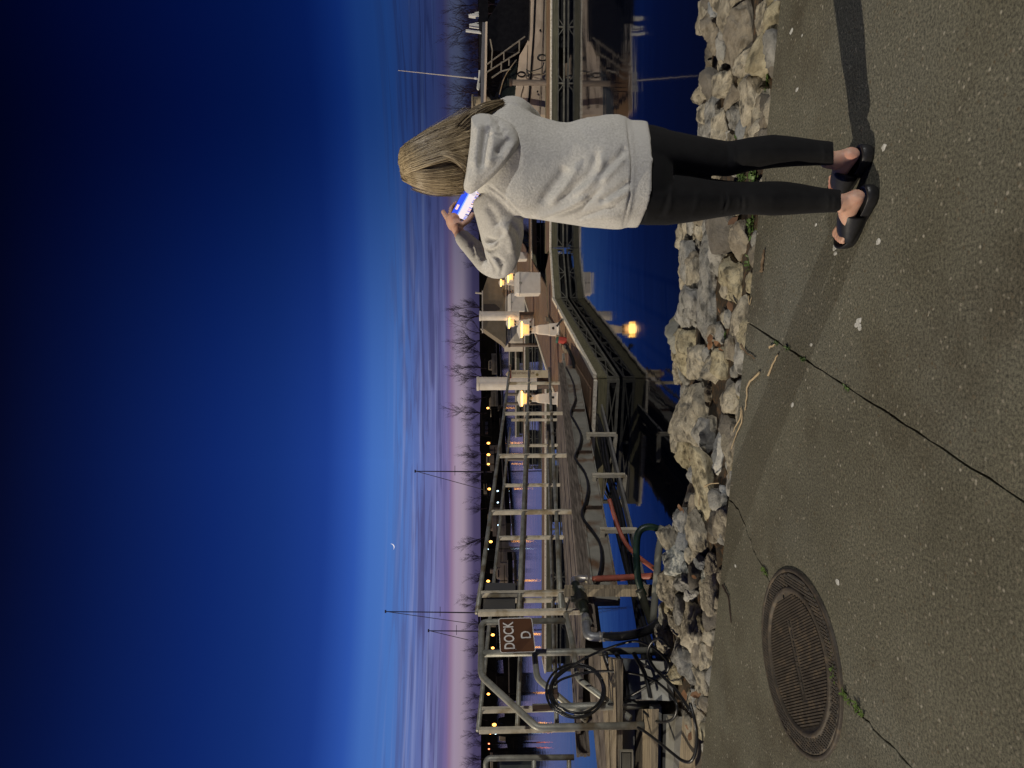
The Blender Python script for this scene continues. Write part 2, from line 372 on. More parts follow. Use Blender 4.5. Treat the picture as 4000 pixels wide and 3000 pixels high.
def rock(name, c, axes, half, seed, tone, sub=4, label=None, group='riprap rocks along the waterfront', rough=1.0):
    rs = np.random.RandomState(seed); V, Fc = ICO[sub]
    r = np.full(len(V), 1.25) ** -9.0
    r = np.full(len(V), 1.3) ** -40.0
    Np = [np.array(q) * 1.0 + rs.normal(size=3) * .28 for q in ((1, 0, 0), (-1, 0, 0), (0, 1, 0), (0, -1, 0), (0, 0, 1), (0, 0, -1))] + [rs.normal(size=3) for _ in range(11)]
    for i, n in enumerate(Np):
        n = n / np.linalg.norm(n); dd = rs.uniform(.72, .88) if i < 6 else rs.uniform(.84, 1.03)
        c_ = V @ n; q = np.where(c_ > .12, dd / np.maximum(c_, .12), 9.0); r = r + q ** -40.0
    r = r ** (-1 / 40.0)
    W = V * r[:, None]
    W /= np.abs(W).max(axis=0)
    W = W * np.array(half)
    S = float(np.mean(half))
    d = snoise(W / S, rs, 2.2) * .06 + snoise(W / S, rs, 6) * .042 * rough
    ridg = np.abs(snoise(W / S * np.array([1, 1, 2.2]), rs, 9)); d += (.032 - .058 * np.minimum(ridg, 1.2)) * rough
    d += snoise(W / S, rs, 20, 14) * .018 * rough + snoise(W / S, rs, 45, 16) * .006 * rough
    W = W + V * (d * S)[:, None]
    A = np.array([list(a) for a in axes])
    W = W @ A
    me = bpy.data.meshes.new(name); me.from_pydata([tuple(a) for a in W], [], Fc); me.materials.append(TONES[tone][1])
    me.polygons.foreach_set('use_smooth', [True] * len(Fc)); me.update()
    o = bpy.data.objects.new(name, me); COL.objects.link(o); o.location = c
    tag(o, label, 'rock', group); return o
def bank_hit(x, y):
    D = ray(x, y); lo, hi = 2.0, 12.0
    t = 2.2
    while t < 12:
        p = CAM + D * t
        if p.z <= (bz(sd(p), p.x) if sd(p) > 0 else 0): break
        t += .02
    return CAM + D * t
ROCKS = """A 415,100,110,120,0,t 540,60,40,65,0,t 600,110,40,90,0,n 690,60,70,90,15,b 810,80,85,85,20,t 650,210,50,70,0,t 720,290,85,95,0,n 945,310,150,325,-14,n 1090,120,68,130,0,t 330,310,62,130,0,d 430,300,45,140,0,t 545,360,72,150,0,t 375,530,70,120,0,g 290,580,55,95,0,n 640,440,55,60,0,d 750,540,60,60,0,t 960,520,100,115,0,t 1060,640,70,110,0,b 1130,450,42,85,0,g 790,690,105,105,0,t 630,640,52,100,0,n 530,610,45,65,0,g 430,690,80,95,0,t 320,740,40,90,0,t 560,790,80,75,0,t 430,960,145,190,0,n 680,970,112,220,8,g 880,800,90,70,0,n 850,990,70,120,0,g 1040,880,70,95,0,d 925,1080,35,110,0,b 1030,1080,80,105,0,t 780,1200,85,45,0,g 975,720,32,75,0,t 500,1330,120,100,0,g 700,1420,90,110,0,t 900,1400,70,80,0,g 350,1400,80,110,0,n
B 335,285,65,50,0,t 470,370,90,140,0,t 720,270,95,95,0,g 600,310,50,80,0,g 300,470,62,100,0,g 390,440,38,95,0,n 900,400,105,145,-25,n 760,460,57,78,0,y 520,480,36,80,0,g 645,800,110,470,5,g 850,740,105,200,0,y 345,610,42,85,0,t 265,720,88,95,0,y 450,700,92,190,-12,t 265,875,48,95,0,g 350,930,52,100,0,b 195,1080,82,190,0,d 268,1060,28,100,0,d 425,1175,185,250,20,m 185,1330,48,75,0,t 780,1080,40,95,0,g 860,1150,58,110,0,t 820,1370,75,90,0,t 390,1530,90,115,0,t 560,1480,100,135,0,t 690,1530,130,110,25,t 250,1490,46,105,0,b 215,1600,50,65,0,g 830,1545,42,65,0,g 500,900,34,30,0,d 590,1020,60,60,0,d 180,240,60,90,0,n 560,120,80,120,0,t 720,90,90,110,0,g 880,130,70,80,0,t 400,120,70,100,0,n
C 500,85,70,75,10,t 420,70,60,85,0,g 330,50,60,70,0,t 620,75,55,70,0,n 230,20,50,60,0,t 280,95,60,55,0,y 240,310,58,230,0,t 335,180,44,95,0,b 560,250,200,235,18,t 360,430,62,165,0,t 820,110,62,140,0,d 770,325,38,80,0,y 730,610,58,228,0,w 590,520,85,85,0,g 500,555,40,75,0,t 430,640,40,32,0,y 230,685,40,125,0,y 350,700,75,115,15,t 320,830,70,125,0,n 610,960,120,345,-8,y 730,970,40,100,0,b 212,930,40,130,0,n 470,775,42,75,0,g 490,1080,40,115,0,n 275,1115,42,75,0,t 385,1205,82,110,0,g 530,1315,112,175,0,t 690,1270,38,100,0,t 270,1360,80,115,0,t 262,1210,33,60,0,y 390,1375,48,65,0,b 355,1540,122,125,15,s 530,1555,46,70,0,b 632,1570,66,110,0,n 180,1550,52,110,0,g 440,1000,45,50,0,d 705,1115,33,50,0,g 420,900,40,60,0,d
D 300,130,105,155,20,t 455,75,95,85,20,g 455,145,60,70,0,w 620,125,62,140,0,s 205,130,42,85,0,t 212,335,52,105,0,m 300,300,64,75,0,y 490,420,135,215,15,t 195,490,52,50,0,d 350,420,75,85,0,t 230,585,72,105,0,t 440,660,130,215,18,g 330,800,75,130,10,y 570,690,66,145,0,t 560,960,52,245,0,t 200,760,40,105,0,m 490,1090,44,130,0,g 420,1180,33,190,0,t 538,1490,26,140,0,g 500,1340,36,90,0,d 600,560,40,60,0,n"""
ORI = {'A': (2500, 0), 'B': (2500, 750), 'C': (2500, 1500), 'D': (2500, 2250)}
rl = []
for line in ROCKS.split('\n'):
    k, *rest = line.split(' ')
    for q in rest:
        a = q.split(','); X, Y, hx, hy, rot = map(float, a[:5])
        rl.append((ORI[k][0] + X / 2.212, ORI[k][1] + Y / 2.212, hx / 2.212, hy / 2.212, rot, a[5]))
rl.sort(key=lambda q: q[1])
ordn = ['first', 'second', 'third', 'fourth', 'fifth', 'sixth', 'seventh', 'eighth', 'ninth', 'tenth', 'eleventh', 'twelfth', 'thirteenth', 'fourteenth', 'fifteenth', 'sixteenth', 'seventeenth', 'eighteenth', 'nineteenth', 'twentieth', 'twenty-first', 'twenty-second', 'twenty-third', 'twenty-fourth', 'twenty-fifth', 'twenty-sixth', 'twenty-seventh', 'twenty-eighth']
SPECIAL = {(2791, 1111): 'very long flat grey slab rock near the expansion joint of the pavement', (2692, 1281): 'large mossy grey-green boulder with yellow lichen behind the long flat slab', (2753, 1613): 'huge tan boulder behind the dark bark-like chunk at the pavement edge',
    (2776, 1934): 'long wedge-shaped yellow boulder with a dry vine over it', (2830, 1776): 'pale concrete chunk lying along the pavement edge beside the yellow wedge boulder', (2660, 2196): 'speckled grey-green rock near the grey pipe end', (2871, 1550): 'dark bark-like rock against the pavement edge beside dry straw',
    (2927, 140): 'largest smooth brown slab rock, tilted up behind the person', (2807, 438): 'long grey-tan boulder just behind the thigh of the standing person', (2884, 1085): 'layered yellowish rock with dark seams touching the pavement by the brown stick'}
cnt = {}; n_r = 0
for (x, y, hx, hy, rot, tone) in rl:
    n_r += 1
    c = bank_hit(x, y); d = c.y; k = d / F
    a = hy * k * 1.24; e = hx * k * (1.34 if hx < 50 else 1.12)
    if tone == 'm': e *= .80; a *= .85
    up = e * .95; dep = max(e * 1.6, .09)
    dep = min(dep, .60)
    w = math.radians(rot + random.uniform(-6, 6)); tl = random.uniform(-.15, .15)
    ax = (Vector((math.cos(w), 0, -math.sin(w)))); az_ = Vector((math.sin(w), -tl, math.cos(w))).normalized(); ay = az_.cross(ax)
    c = c + Vector((0, (.06 if sd(c) < .4 else .28) * dep, -.05 * up))
    s = sd(c); row = 'row touching the pavement edge' if s < .42 else ('middle rows of the bank' if s < 1.25 else 'row along the water')
    lab = None
    for (sx, sy), t in SPECIAL.items():
        if abs(sx - x) < 12 and abs(sy - y) < 12: lab = t
    if not lab:
        tn = TONES[tone][0]; size = 'large' if max(hx, hy) > 80 else ('mid-sized' if max(hx, hy) > 42 else 'small')
        key = (size, tn, row); cnt[key] = cnt.get(key, 0) + 1
        lab = f"{size} {tn} rock, {ordn[cnt[key]-1]} such from the photo's top in the {row}"
    sub = 5 if max(hx, hy) > 30 else 4
    rock('riprap_rock', c, (ax, ay, az_), (a, dep, up), 100 + n_r, tone, sub, lab)
# middle-sized stones between the traced ones
rr = random.Random(17)
for i in range(56):
    s_ = rr.uniform(.25, 1.7) if i < 30 else rr.uniform(1.45, 1.95); a_ = rr.uniform(.2, 5.6) if i < 30 else rr.uniform(1.9, 5.4); p = edge(a_) + EN * s_
    if p.x < -1.2 and s_ > .8: continue
    p.z = bz(s_, p.x) + .02; h = rr.uniform(.08, .135); w = rr.uniform(-.4, .4)
    rock('fill_stone', p, ((math.cos(w), math.sin(w), 0), (-math.sin(w), math.cos(w), 0), (0, 0, 1)), (h * rr.uniform(1, 1.7), h * rr.uniform(.9, 1.3), h * rr.uniform(.7, .95)), 1300 + i, rr.choice('ttggnyd'), 4, 'middle-sized angular stone half buried between the larger riprap rocks', 'half-buried stones of the riprap')
# small wedged stones fill the gaps
rr = random.Random(3); nf = 0
for i in range(175):
    s_ = rr.uniform(.02, .28) if i < 75 else rr.uniform(.05, 1.9); a_ = rr.uniform(-.1, 6.6)
    p = edge(a_) + EN * s_
    if p.x < -1.3 and s_ > 1.1: continue
    if p.x < -2.3: continue
    p.z = bz(s_, p.x) + .0; h = rr.uniform(.045, .10)
    rock('wedged_stone', p, ((1, 0, 0), (0, 1, 0), (0, 0, 1)), (h * rr.uniform(.8, 1.6), h * rr.uniform(.8, 1.4), h * .8), 900 + i, rr.choice('ttgnyd'), 3, 'small stone wedged low in a gap between the bigger riprap rocks', 'small stones wedged between the riprap')
# ------------------------------------------------------------------ manhole cover
def manhole():
    c = Vector((-1.215, 3.035, .006)); iron = mat('cast_iron', (.040, .032, .023), (.072, .059, .043), 12, .65, .1, .3, 90, c3=(.105, .08, .052), s3=20)
    t = thing('manhole_cover', c, 'round cast iron manhole cover with ribbed centre set in the pavement', 'manhole cover')
    q0, q1 = G(3083, 2449), G(3142, 2734); a = (q1 - q0).normalized(); b = Vector((-a.y, a.x, 0))
    def lathe(pr, n=72):
        m = MB(); m.loft([[c + Vector((r * math.cos(2 * math.pi * k / n), r * math.sin(2 * math.pi * k / n), z)) for k in range(n)] for r, z in pr], cap=False); return m
    lathe([(.390, -.03), (.389, .003), (.386, .006), (.374, .006), (.372, .001), (.371, -.004)]).build('frame', iron, t, smooth=True)
    m = lathe([(.370, -.012), (.370, .002), (.308, .002), (.306, .008), (.302, .010), (.290, .010), (.286, .004), (.285, .0015), (.001, .0015)])
    m.build('plate', iron, t, smooth=True)
    m = MB(); g = .0150
    for i in range(-27, 28):
        for j in range(-27, 28):
            p = a * (i * g + (j % 2) * g / 2) + b * (j * g * .9)
            if .313 < p.length < .364:
                q = c + p; m.hexa([q + a * .0062 * sx + b * .0050 * sy + Vector((0, 0, .003)) for sx, sy in ((-1, -1), (1, -1), (1, 1), (-1, 1))] + [q + a * .0040 * sx + b * .003 * sy + Vector((0, 0, .0095)) for sx, sy in ((-1, -1), (1, -1), (1, 1), (-1, 1))])
    m.build('knurled_ring', iron, t)
    m = MB(); n = 44
    for i in range(n):
        s = -.262 + .524 * (i + .5) / n; hl = math.sqrt(max(0, .274 ** 2 - s * s))
        for sg in (-1, 1):
            lo = .022 if abs(s) < .17 else .0
            if hl - lo > .01:
                p0 = c + a * s + b * sg * lo; p1 = c + a * s + b * sg * hl
                m.bar(p0 + Vector((0, 0, .0005)), p1 + Vector((0, 0, .0005)), .0068, .011)
    m.build('ribs', iron, t)
    m = MB(); rr = random.Random(5); s = -.165
    while s < .15:
        L = rr.choice((.014, .022, .03, .05)); m.box(c + a * (s + L / 2) + Vector((0, 0, .001)), (L, .016, .010), a, b); s += L + rr.choice((.006, .010, .016))
    m.build('raised_bar', iron, t)
    m = MB(); m.tube([c + a * -.272 + b * .0 + Vector((0, 0, .0005)), c + a * -.272 + Vector((0, 0, .0035))], .008, 10); m.build('lift_hole', blackm, t)
manhole()
# ------------------------------------------------------------------ weeds, twigs, droppings
leafm = mat('fresh_weed_leaf', (.045, .085, .018), (.10, .17, .04), 20, .55, rnd=.2)
mossm = mat('bright_moss', (.05, .09, .015), (.12, .19, .03), 40, .8, rnd=.2)
twigm = mat('dry_twig', (.10, .065, .035), (.20, .14, .085), 30, .8, rnd=.15)
strawm = mat('pale_straw', (.34, .26, .15), (.46, .36, .22), 30, .75)
def weed(x, y, size, seed, label, spread=1.0, along=None, hit=False, m=leafm):
    rs = random.Random(seed); c = bank_hit(x, y) if hit else G(x, y); mb = MB()
    for i in range(34):
        o = Vector((rs.gauss(0, .35), rs.gauss(0, .35), 0)) * size * spread
        if along is not None: o = along * rs.uniform(-1, 1) * size * 2.2 * spread + Vector((rs.gauss(0, .12), rs.gauss(0, .12), 0)) * size
        p = c + o; th = rs.uniform(0, 6.28); L = size * rs.uniform(.3, .75); w = L * rs.uniform(.16, .3)
        u = Vector((math.cos(th), math.sin(th), 0)); h = rs.uniform(.4, 1.1); q = Vector((-u.y, u.x, 0)) * w
        p1 = p + u * L * .45 + Vector((0, 0, L * h * .7)); p2 = p + u * L + Vector((0, 0, L * h * .75))
        mb.add([p - q * .3, p + q * .3, p1 + q, p1 - q, p2], [(0, 1, 2, 3), (3, 2, 4)])
    tag(mb.build('weed', m, None, c), label, 'weed', 'weeds along the pavement edge')
W = [(3024, 60, .05, 'green weed at the pavement edge close to the photo top'), (3015, 95, .035, 'small sprig of weed beside the big tilted slab rock'), (3002, 339, .07, 'thick green weed clump at the pavement edge beside a blue-grey rock'), (2990, 520, .045, 'little weed by the thigh side of the person at the pavement edge'),
     (2893, 529, .05, 'weed growing in a dark gap between rocks beside the right knee'), (2905, 690, .06, 'weed seen between the two black-clad legs, nearer the water'), (2952, 690, .07, 'weed seen between the two black-clad legs, at the pavement edge'), (2884, 847, .05, 'weed tuft among dry leaves beside the left knee'),
     (2945, 881, .06, 'weed hugging the pavement edge beside a brown angular rock'), (2932, 1017, .045, 'weed in the hollow next to the layered yellowish rock'), (2838, 1310, .035, 'tiny weed at the tip of the long flat slab rock'), (2870, 1372, .03, 'tiny weed by a tan stone beyond the expansion joint'), (2858, 1540, .04, 'small weed beside the dark bark-like rock')]
for i, (x, y, s, l) in enumerate(W): weed(x, y, s, i, l, hit=True)
jd = (jt1 - jt0).normalized()
for i, (x, y, s, l) in enumerate([(3036, 1340, .018, 'green weed in the expansion joint, the one nearest the rocks'), (3079, 1362, .02, 'green weed in the expansion joint between two other weeds'), (3140, 1401, .019, 'green weed in the middle of the expansion joint'), (3311, 1516, .017, 'green weed in the expansion joint, the one farthest from the rocks')]): weed(x, y, s, 40 + i, l, .5, jd)
for i, (x, y, s, l, dv) in enumerate([(2992, 2232, .03, 'moss in the crack end beside the manhole rim towards the rocks', (-.3, -.8, 0)), (3253, 2539, .025, 'moss tuft on the near rim of the manhole cover', (-.8, -.3, 0)), (3269, 2640, .032, 'moss patch where the manhole rim meets the crack', (-.8, -.1, 0)), (3305, 2711, .035, 'moss filling the start of the crack past the manhole', (-.35, -.8, 0)), (3359, 2770, .03, 'moss farther along the crack past the manhole', (-.35, -.8, 0)), (3190, 2352, .02, 'speck of moss on the manhole rim near its photo-top end', (-.8, -.3, 0))]): weed(x, y, s, 60 + i, l, .45, Vector(dv).normalized(), m=mossm)
def twig(pix, r, m, label, name='twig', hit=False, z=.006, grp='twigs and straw on the ground'):
    pts = [(bank_hit(x, y) + Vector((0, -.04, .07)) if hit else G(x, y, z)) for x, y in pix]; pts = spline(pts, 5)
    rr = random.Random(len(label)); n = len(pts)
    mb = MB(); mb.tube([p + Vector((rr.uniform(-1, 1), rr.uniform(-1, 1), rr.uniform(0, 1))) * r * .5 for p in pts], [r * (1 - .5 * i / n) for i in range(n)], 6)
    tag(mb.build(name, m, None, pts[0], smooth=True), label, 'twig' if name == 'twig' else name, grp)
twig([(2977, 1062), (2981, 1015), (2987, 976)], .010, twigm, 'short thick brown twig on the pavement beside the layered rock')
twig([(3003, 1465), (3020, 1425), (3040, 1382)], .006, strawm, 'pale curved twig on the pavement beyond the expansion joint')
twig([(2896, 1345), (2915, 1375), (2950, 1400)], .006, twigm, 'thin tan twig leaning off the rocks onto the pavement')
twig([(3005, 1358), (3018, 1350), (3027, 1345)], .006, strawm, 'tiny forked pale twig beside the expansion joint')
twig([(2968, 1455), (2925, 1500), (2918, 1545), (2912, 1600)], .0065, strawm, 'long bent straw along the pavement edge by the bark-like rock')
twig([(2895, 1590), (2900, 1640), (2880, 1690), (2857, 1755)], .005, strawm, 'forked straw beside the pale concrete chunk')
twig([(2898, 1600), (2890, 1640), (2872, 1670), (2866, 1690)], .005, strawm, 'short straw strand lying close to the forked straw')
twig([(2824, 2287), (2846, 2330), (2850, 2380), (2857, 2432)], .006, mat('dark_twig', (.02, .012, .008), (.05, .03, .02), 20, .8), 'dark thin twig on the pavement between rocks and manhole')
twig([(2924, 1155), (2928, 1190), (2936, 1160)], .003, strawm, 'thin straw pressed to the pavement edge by the layered rock')
twig([(2765, 1970), (2775, 1915), (2800, 1890), (2845, 1882)], .006, strawm, 'dry vine stem lying over the long yellow boulder', 'vine', True)
twig([(2582, 930), (2596, 915), (2605, 900), (2598, 880)], .006, twigm, 'bare forked twig poking above the rocks beside the hip', 'twig', True)
drop = mat('white_dropping', (.34, .34, .31), (.58, .58, .55), 60, .9)
def splat(x, y, r, n, label):
    c = G(x, y, .0); mb = MB(); rs = random.Random(int(x + y))
    for i in range(n):
        o = Vector((rs.gauss(0, .4) * r * (2 if n > 3 else .3), rs.gauss(0, .4) * r * (2 if n > 3 else .3), 0)); k = 9; rr_ = r * rs.uniform(.35, .8) if n > 3 else r
        base = [c + o + Vector((math.cos(6.283 * j / k), math.sin(6.283 * j / k) * 1.5, 0)) * rr_ * rs.uniform(.7, 1.15) for j in range(k)]
        mb.add([p + Vector((0, 0, .001)) for p in base] + [c + o + Vector((0, 0, .0022))], [(j, (j + 1) % k, k) for j in range(k)])
    tag(mb.build('bird_dropping', drop, None, c), label, 'bird dropping', 'white droppings on the pavement')
for q in [(3259, 962, .013, 6, 'splashed white dropping on the pavement just past the left toes'), (3357, 1265, .014, 7, 'splashed white dropping in the middle of the pavement, the largest one'), (3431, 945, .010, 3, 'white dropping on the pavement beside the left sandal toe, nearer the photo right'), (3092, 122, .012, 1, 'white fleck on the pavement below the big slab rock near the photo top'), (3114, 350, .010, 1, 'single white fleck on the pavement beside the right calf'),
          (3452, 577, .012, 1, 'white fleck touching the right sandal heel shadow'), (3134, 138, .006, 1, 'tiny white fleck on the pavement in the photo top corner'), (3187, 880, .007, 1, 'small white fleck beside the left ankle'), (3169, 1347, .009, 1, 'white fleck beside the expansion joint past its third weed'), (3095, 1580, .012, 1, 'white chip on the pavement behind the expansion joint'), (2873, 2210, .009, 1, 'white fleck on the pavement corner piece near the crack'), (3272, 2275, .011, 1, 'white streak on the pavement beyond the photo-top end of the manhole'), (3237, 2428, .008, 1, 'white fleck close beside the manhole rim')]: splat(*q)
def leaflet(x, y, s, label, seed, hit=True):
    c = bank_hit(x, y) + Vector((0, -.05, .06)); rs = random.Random(seed); u = Vector((rs.uniform(-1, 1), rs.uniform(-.5, .5), rs.uniform(-.2, .6))).normalized(); v = u.cross(Vector((0, -.7, .7))).normalized()
    mb = MB(); o = [c - u * s, c - u * s * .3 + v * s * .5, c + u * s * .4 + v * s * .45, c + u * s, c + u * s * .4 - v * s * .45, c - u * s * .3 - v * s * .5]
    mb.prism(o, Vector((0, .003, .003))); tag(mb.build('dead_leaf', mat('brown_dead_leaf', (.10, .045, .018), (.20, .10, .045), 15, .7, rnd=.3), None, c), label, 'leaf', 'dead leaves in the rock gaps')
rs = random.Random(11)
for x, y in [(2835, 1215), (2880, 1200), (2800, 1325), (2830, 1345), (2845, 1370), (2800, 1350), (2725, 1790), (2740, 1800), (2760, 1810), (2665, 1960), (2680, 1975), (2690, 1990), (2880, 830), (2892, 870), (2870, 890), (2985, 770), (2745, 2700), (2700, 2705), (2720, 2830), (2725, 2860), (2740, 2245), (2750, 1690)]:
    leaflet(x, y, rs.uniform(.02, .04), 'curled brown dead leaf lodged in a gap between the riprap rocks', int(x + y))
# ------------------------------------------------------------------ gangway
TH, SL = .31658, .07463
GN = P(1857, 2395, 6.5); GN.z = 0
GH = Vector((math.sin(TH), math.cos(TH), 0)); GL = Vector((-GH.y, GH.x, 0)); GR = -GL
ZT, HP, GWID = 1.447, 1.09, 1.36
def gp(t, side, z): return GN + GH * t + GL * side + Vector((0, 0, ZT - SL * t + z))
def gt(y, side, z=0):
    lo, hi = -2, 16
    for _ in range(40):
        m = (lo + hi) / 2
        if proj(gp(m, side, z))[1] > y: lo = m
        else: hi = m
    return lo
def onplane(x, y, off=0.0):
    D = ray(x, y); q = GN + GR * off - CAM; q.z = 0; n = Vector((GR.x, GR.y, 0))
    return CAM + D * (q.dot(n) / D.dot(n))
TE = 8.0
gw = thing('gangway', gp(0, .68, -HP), 'sloping gangway with grey pipe railings leading down to the floating dock', 'gangway')
def rail(side, z, t0, t1, r=.0235, name='rail', parent=gw, m=galv):
    b = MB(); b.tube([gp(t0 + (t1 - t0) * i / 6, side, z) for i in range(7)], r, 8); return b.build(name, m, parent, smooth=True)
for side, yy in ((0, [2395, 2318, 2000, 1780, 1615, 1497]), (GWID, [2855, 2770, 2345, 2100, 1895, 1740, 1640])):
    for z, t1 in ((0, TE), (-.385, TE - .3), (-.775, TE - .2)): rail(side, z, 0, t1)
    for y in yy:
        t = gt(y, side, -.5); t = 0 if y in (2395, 2855) else t; b = MB(); s = 1 if side else -1
        o = GL * (.0 * s)
        b.bar(gp(t, side, -.01) + o, gp(t, side, -HP) + o, .05, .045, GH)
        b.bar(gp(t - .018, side, -.03) + GR * .028, gp(t - .018, side, -HP) + GR * .028, .012, .02, GH)
        b.build('post', galvl, gw, bevel=.004)
b = MB(); n = 52
for i in range(n):
    t = -.1 + 8.0 * i / n; b.hexa([gp(t + a, sd_, z) for z in (-HP + .085, -HP + .125) for a, sd_ in ((0, .03), (.148, .03), (.148, GWID - .03), (0, GWID - .03))])
b.build('deck', wooddark, gw)
for side, o in ((0, GR), (GWID, GL)):
    b = MB()
    for i in range(4):
        z0 = -HP + .005 + i * .033; b.hexa([gp(t, side, z) + o * q for z in (z0, z0 + .030) for t, q in ((-.3, .0 + .006 * (i % 2)), (8.0, .0 + .006 * (i % 2)), (8.0, .045 + .008 * (i % 2)), (-.3, .045 + .008 * (i % 2)))])
    b.build('edge_board', wooddark, gw)
    b = MB(); b.hexa([gp(t, side, z) + o * q for z in (-HP - .235, -HP) for t, q in ((.1, -.02), (7.85, -.02), (7.85, .03), (.1, .03))])
    for zz in (-HP - .245, -HP - .008): b.hexa([gp(t, side, z) + o * q for z in (zz, zz + .016) for t, q in ((.1, -.02), (7.85, -.02), (7.85, .06), (.1, .06))])
    b.build('side_beam', rustbeam, gw)
for y in (2318, 2000, 1780, 1615):
    b = MB(); t = gt(y, 0, -.5); b.bar(gp(t, 0, -HP) + GR * .04, gp(t, 0, -HP - .23) + GR * .04, .06, .022, GH); b.build('beam_stiffener', brown_rust, gw)
for y, x0, x1 in ((1697, 2290, 2406), (1857, 2312, 2442), (2072, 2343, 2488)):
    b = MB(); p0 = onplane(x0, y, .10); p1 = onplane(x1, y, .10); b.bar(p0, p1, .055, .05, GH); b.bar(p1, p1 + GL * .45 + Vector((0, 0, .02)), .05, .05); b.bar(p0 + Vector((0, 0, -.03)), p0 + GL * .1 + Vector((0, 0, -.03)), .06, .05)
    b.build('hanger', galvl, gw, bevel=.004)
b = MB(); q0 = onplane(2380, 1720, .02); q1 = onplane(2478, 2130, .02); q0 = q0 + (q0 - q1) * .8; b.bar(q0, q1 + (q1 - q0) * .3, .13, .03); b.build('utility_tray', mat('grey_tray_steel', (.15, .145, .13), (.24, .23, .21), 4, .55, .2, .2, 30), gw)
for k in range(5):
    b = MB(); o = GL * (.12 + .06 * k) + Vector((0, 0, .05 + .02 * (k % 2))); pts = [q0 + (q1 - q0) * i / 8 * 1.3 + o + Vector((0, 0, .02 * math.sin(i * 2.1 + k))) for i in range(9)]; b.tube(spline(pts, 3), .026, 7); b.build('tray_cable', rubber, gw, smooth=True)
b = MB(); b.hexa([gp(t, s, z) for z, in ((-HP - .02,), (-HP + .03,)) for t, s in ((7.5, -.05), (8.7, -.05), (8.7, GWID + .05), (7.5, GWID + .05))]); b.build('landing_plate', rustbeam, gw)
# grey sign backs hanging on the railing
b = MB(); q = [onplane(x, y, -.05) for x, y in ((1892, 2275), (2014, 2278), (2012, 2387), (1886, 2390))]; b.prism(q, GL * .006)
tag(b.build('sign_panel', mat('grey_sign_back', (.075, .072, .068), (.085, .082, .078), 3, .5, .2), None, q[0]), 'plain grey sign panel fixed behind the railing post next to the DOCK sign', 'sign')
# cable looped along the side of the gangway
z3 = lambda X, Y: (1700 + X / 2.212, 1500 + Y / 2.212)
z4 = lambda X, Y: (1700 + X / 2.212, 2250 + Y / 2.212)
z5 = lambda X, Y: (2250 + X / 3.687, 2550 + Y / 3.687)
def cable(name, pix, r, m, label, cat, fn, n=6, parent=None, rad=8):
    pts = spline([fn(*p) for p in pix], n); b = MB(); b.tube(pts, r, rad); o = b.build(name, m, parent, None if parent else pts[0], smooth=True)
    if not parent: tag(o, label, cat)
    return o
cable('power_cable', [z3(*q) for q in [(1130, -150), (1190, -20), (1205, 80), (1212, 130), (1172, 250), (1205, 320), (1258, 430), (1252, 520), (1212, 615), (1222, 665), (1290, 760), (1322, 880), (1302, 1010), (1272, 1095), (1282, 1170), (1352, 1260), (1420, 1370), (1440, 1500), (1420, 1640), (1380, 1720)]], .017, rubber, 'black power cable hung in loops along the near side of the gangway', 'cable', lambda x, y: onplane(x, y, .085))
# ------------------------------------------------------------------ handrail with the DOCK sign
hr = thing('handrail', onplane(2555, 2541), 'bent grey pipe handrail at the head of the gangway carrying the brown DOCK D sign', 'handrail')
def pipe(pix, r, name, off=0.0, n=5, m=galv, parent=hr, sharp=True):
    pts = [onplane(x, y, off) for x, y in pix]
    b = MB(); b.tube(spline(pts, n) if not sharp else pts, r, 10); return b.build(name, m, parent, smooth=True)
def bend(pix, k=.25):
    out = [pix[0]]
    for a, b_, c in zip(pix, pix[1:], pix[2:]):
        la = math.hypot(a[0] - b_[0], a[1] - b_[1]); lc = math.hypot(c[0] - b_[0], c[1] - b_[1]); R_ = min(22, la * .4, lc * .4)
        p = [b_[i] + (a[i] - b_[i]) * R_ / la for i in (0, 1)]; q = [b_[i] + (c[i] - b_[i]) * R_ / lc for i in (0, 1)]
        for t in (0, .25, .5, .75, 1): out.append(tuple((1 - t) ** 2 * p[i] + 2 * t * (1 - t) * b_[i] + t * t * q[i] for i in (0, 1)))
    return out + [pix[-1]]
pipe(bend([(2206, 2424), (1881, 2430), (1879, 2640), (2098, 2842), (2530, 2833)]), .0275, 'top_rail')
pipe(bend([(2088, 2556), (2098, 2650), (2290, 2812)]), .0255, 'mid_rail', .0)
pipe(bend([(2190, 2318), (2232, 2490), (2256, 2650), (2462, 2806)]), .0255, 'lower_rail', -.01)
pipe([(1888, 2553), (2558, 2541)], .030, 'post', .0)
pipe([(2080, 2766), (2640, 2750)], .031, 'post', .02)
b = MB(); b.prism([onplane(x, y, .05) for x, y in ((2080, 2755), (2180, 2750), (2180, 2768), (2080, 2772))], GL * .02); b.build('hook_plate', brown_rust, hr)
b = MB(); b.prism([onplane(x, y, .06) for x, y in ((2137, 2692), (2178, 2692), (2178, 2712), (2139, 2712))], GL * .05); b.build('cable_clip', brown_rust, hr)
for x, y in ((2532, 2833), (2642, 2750), (2560, 2541)):
    b = MB(); c = onplane(x, y, .0); b.tube([c + Vector((0, 0, .035)), c + Vector((0, 0, -.02))], .042, 12); b.build('foot', blackm, hr)
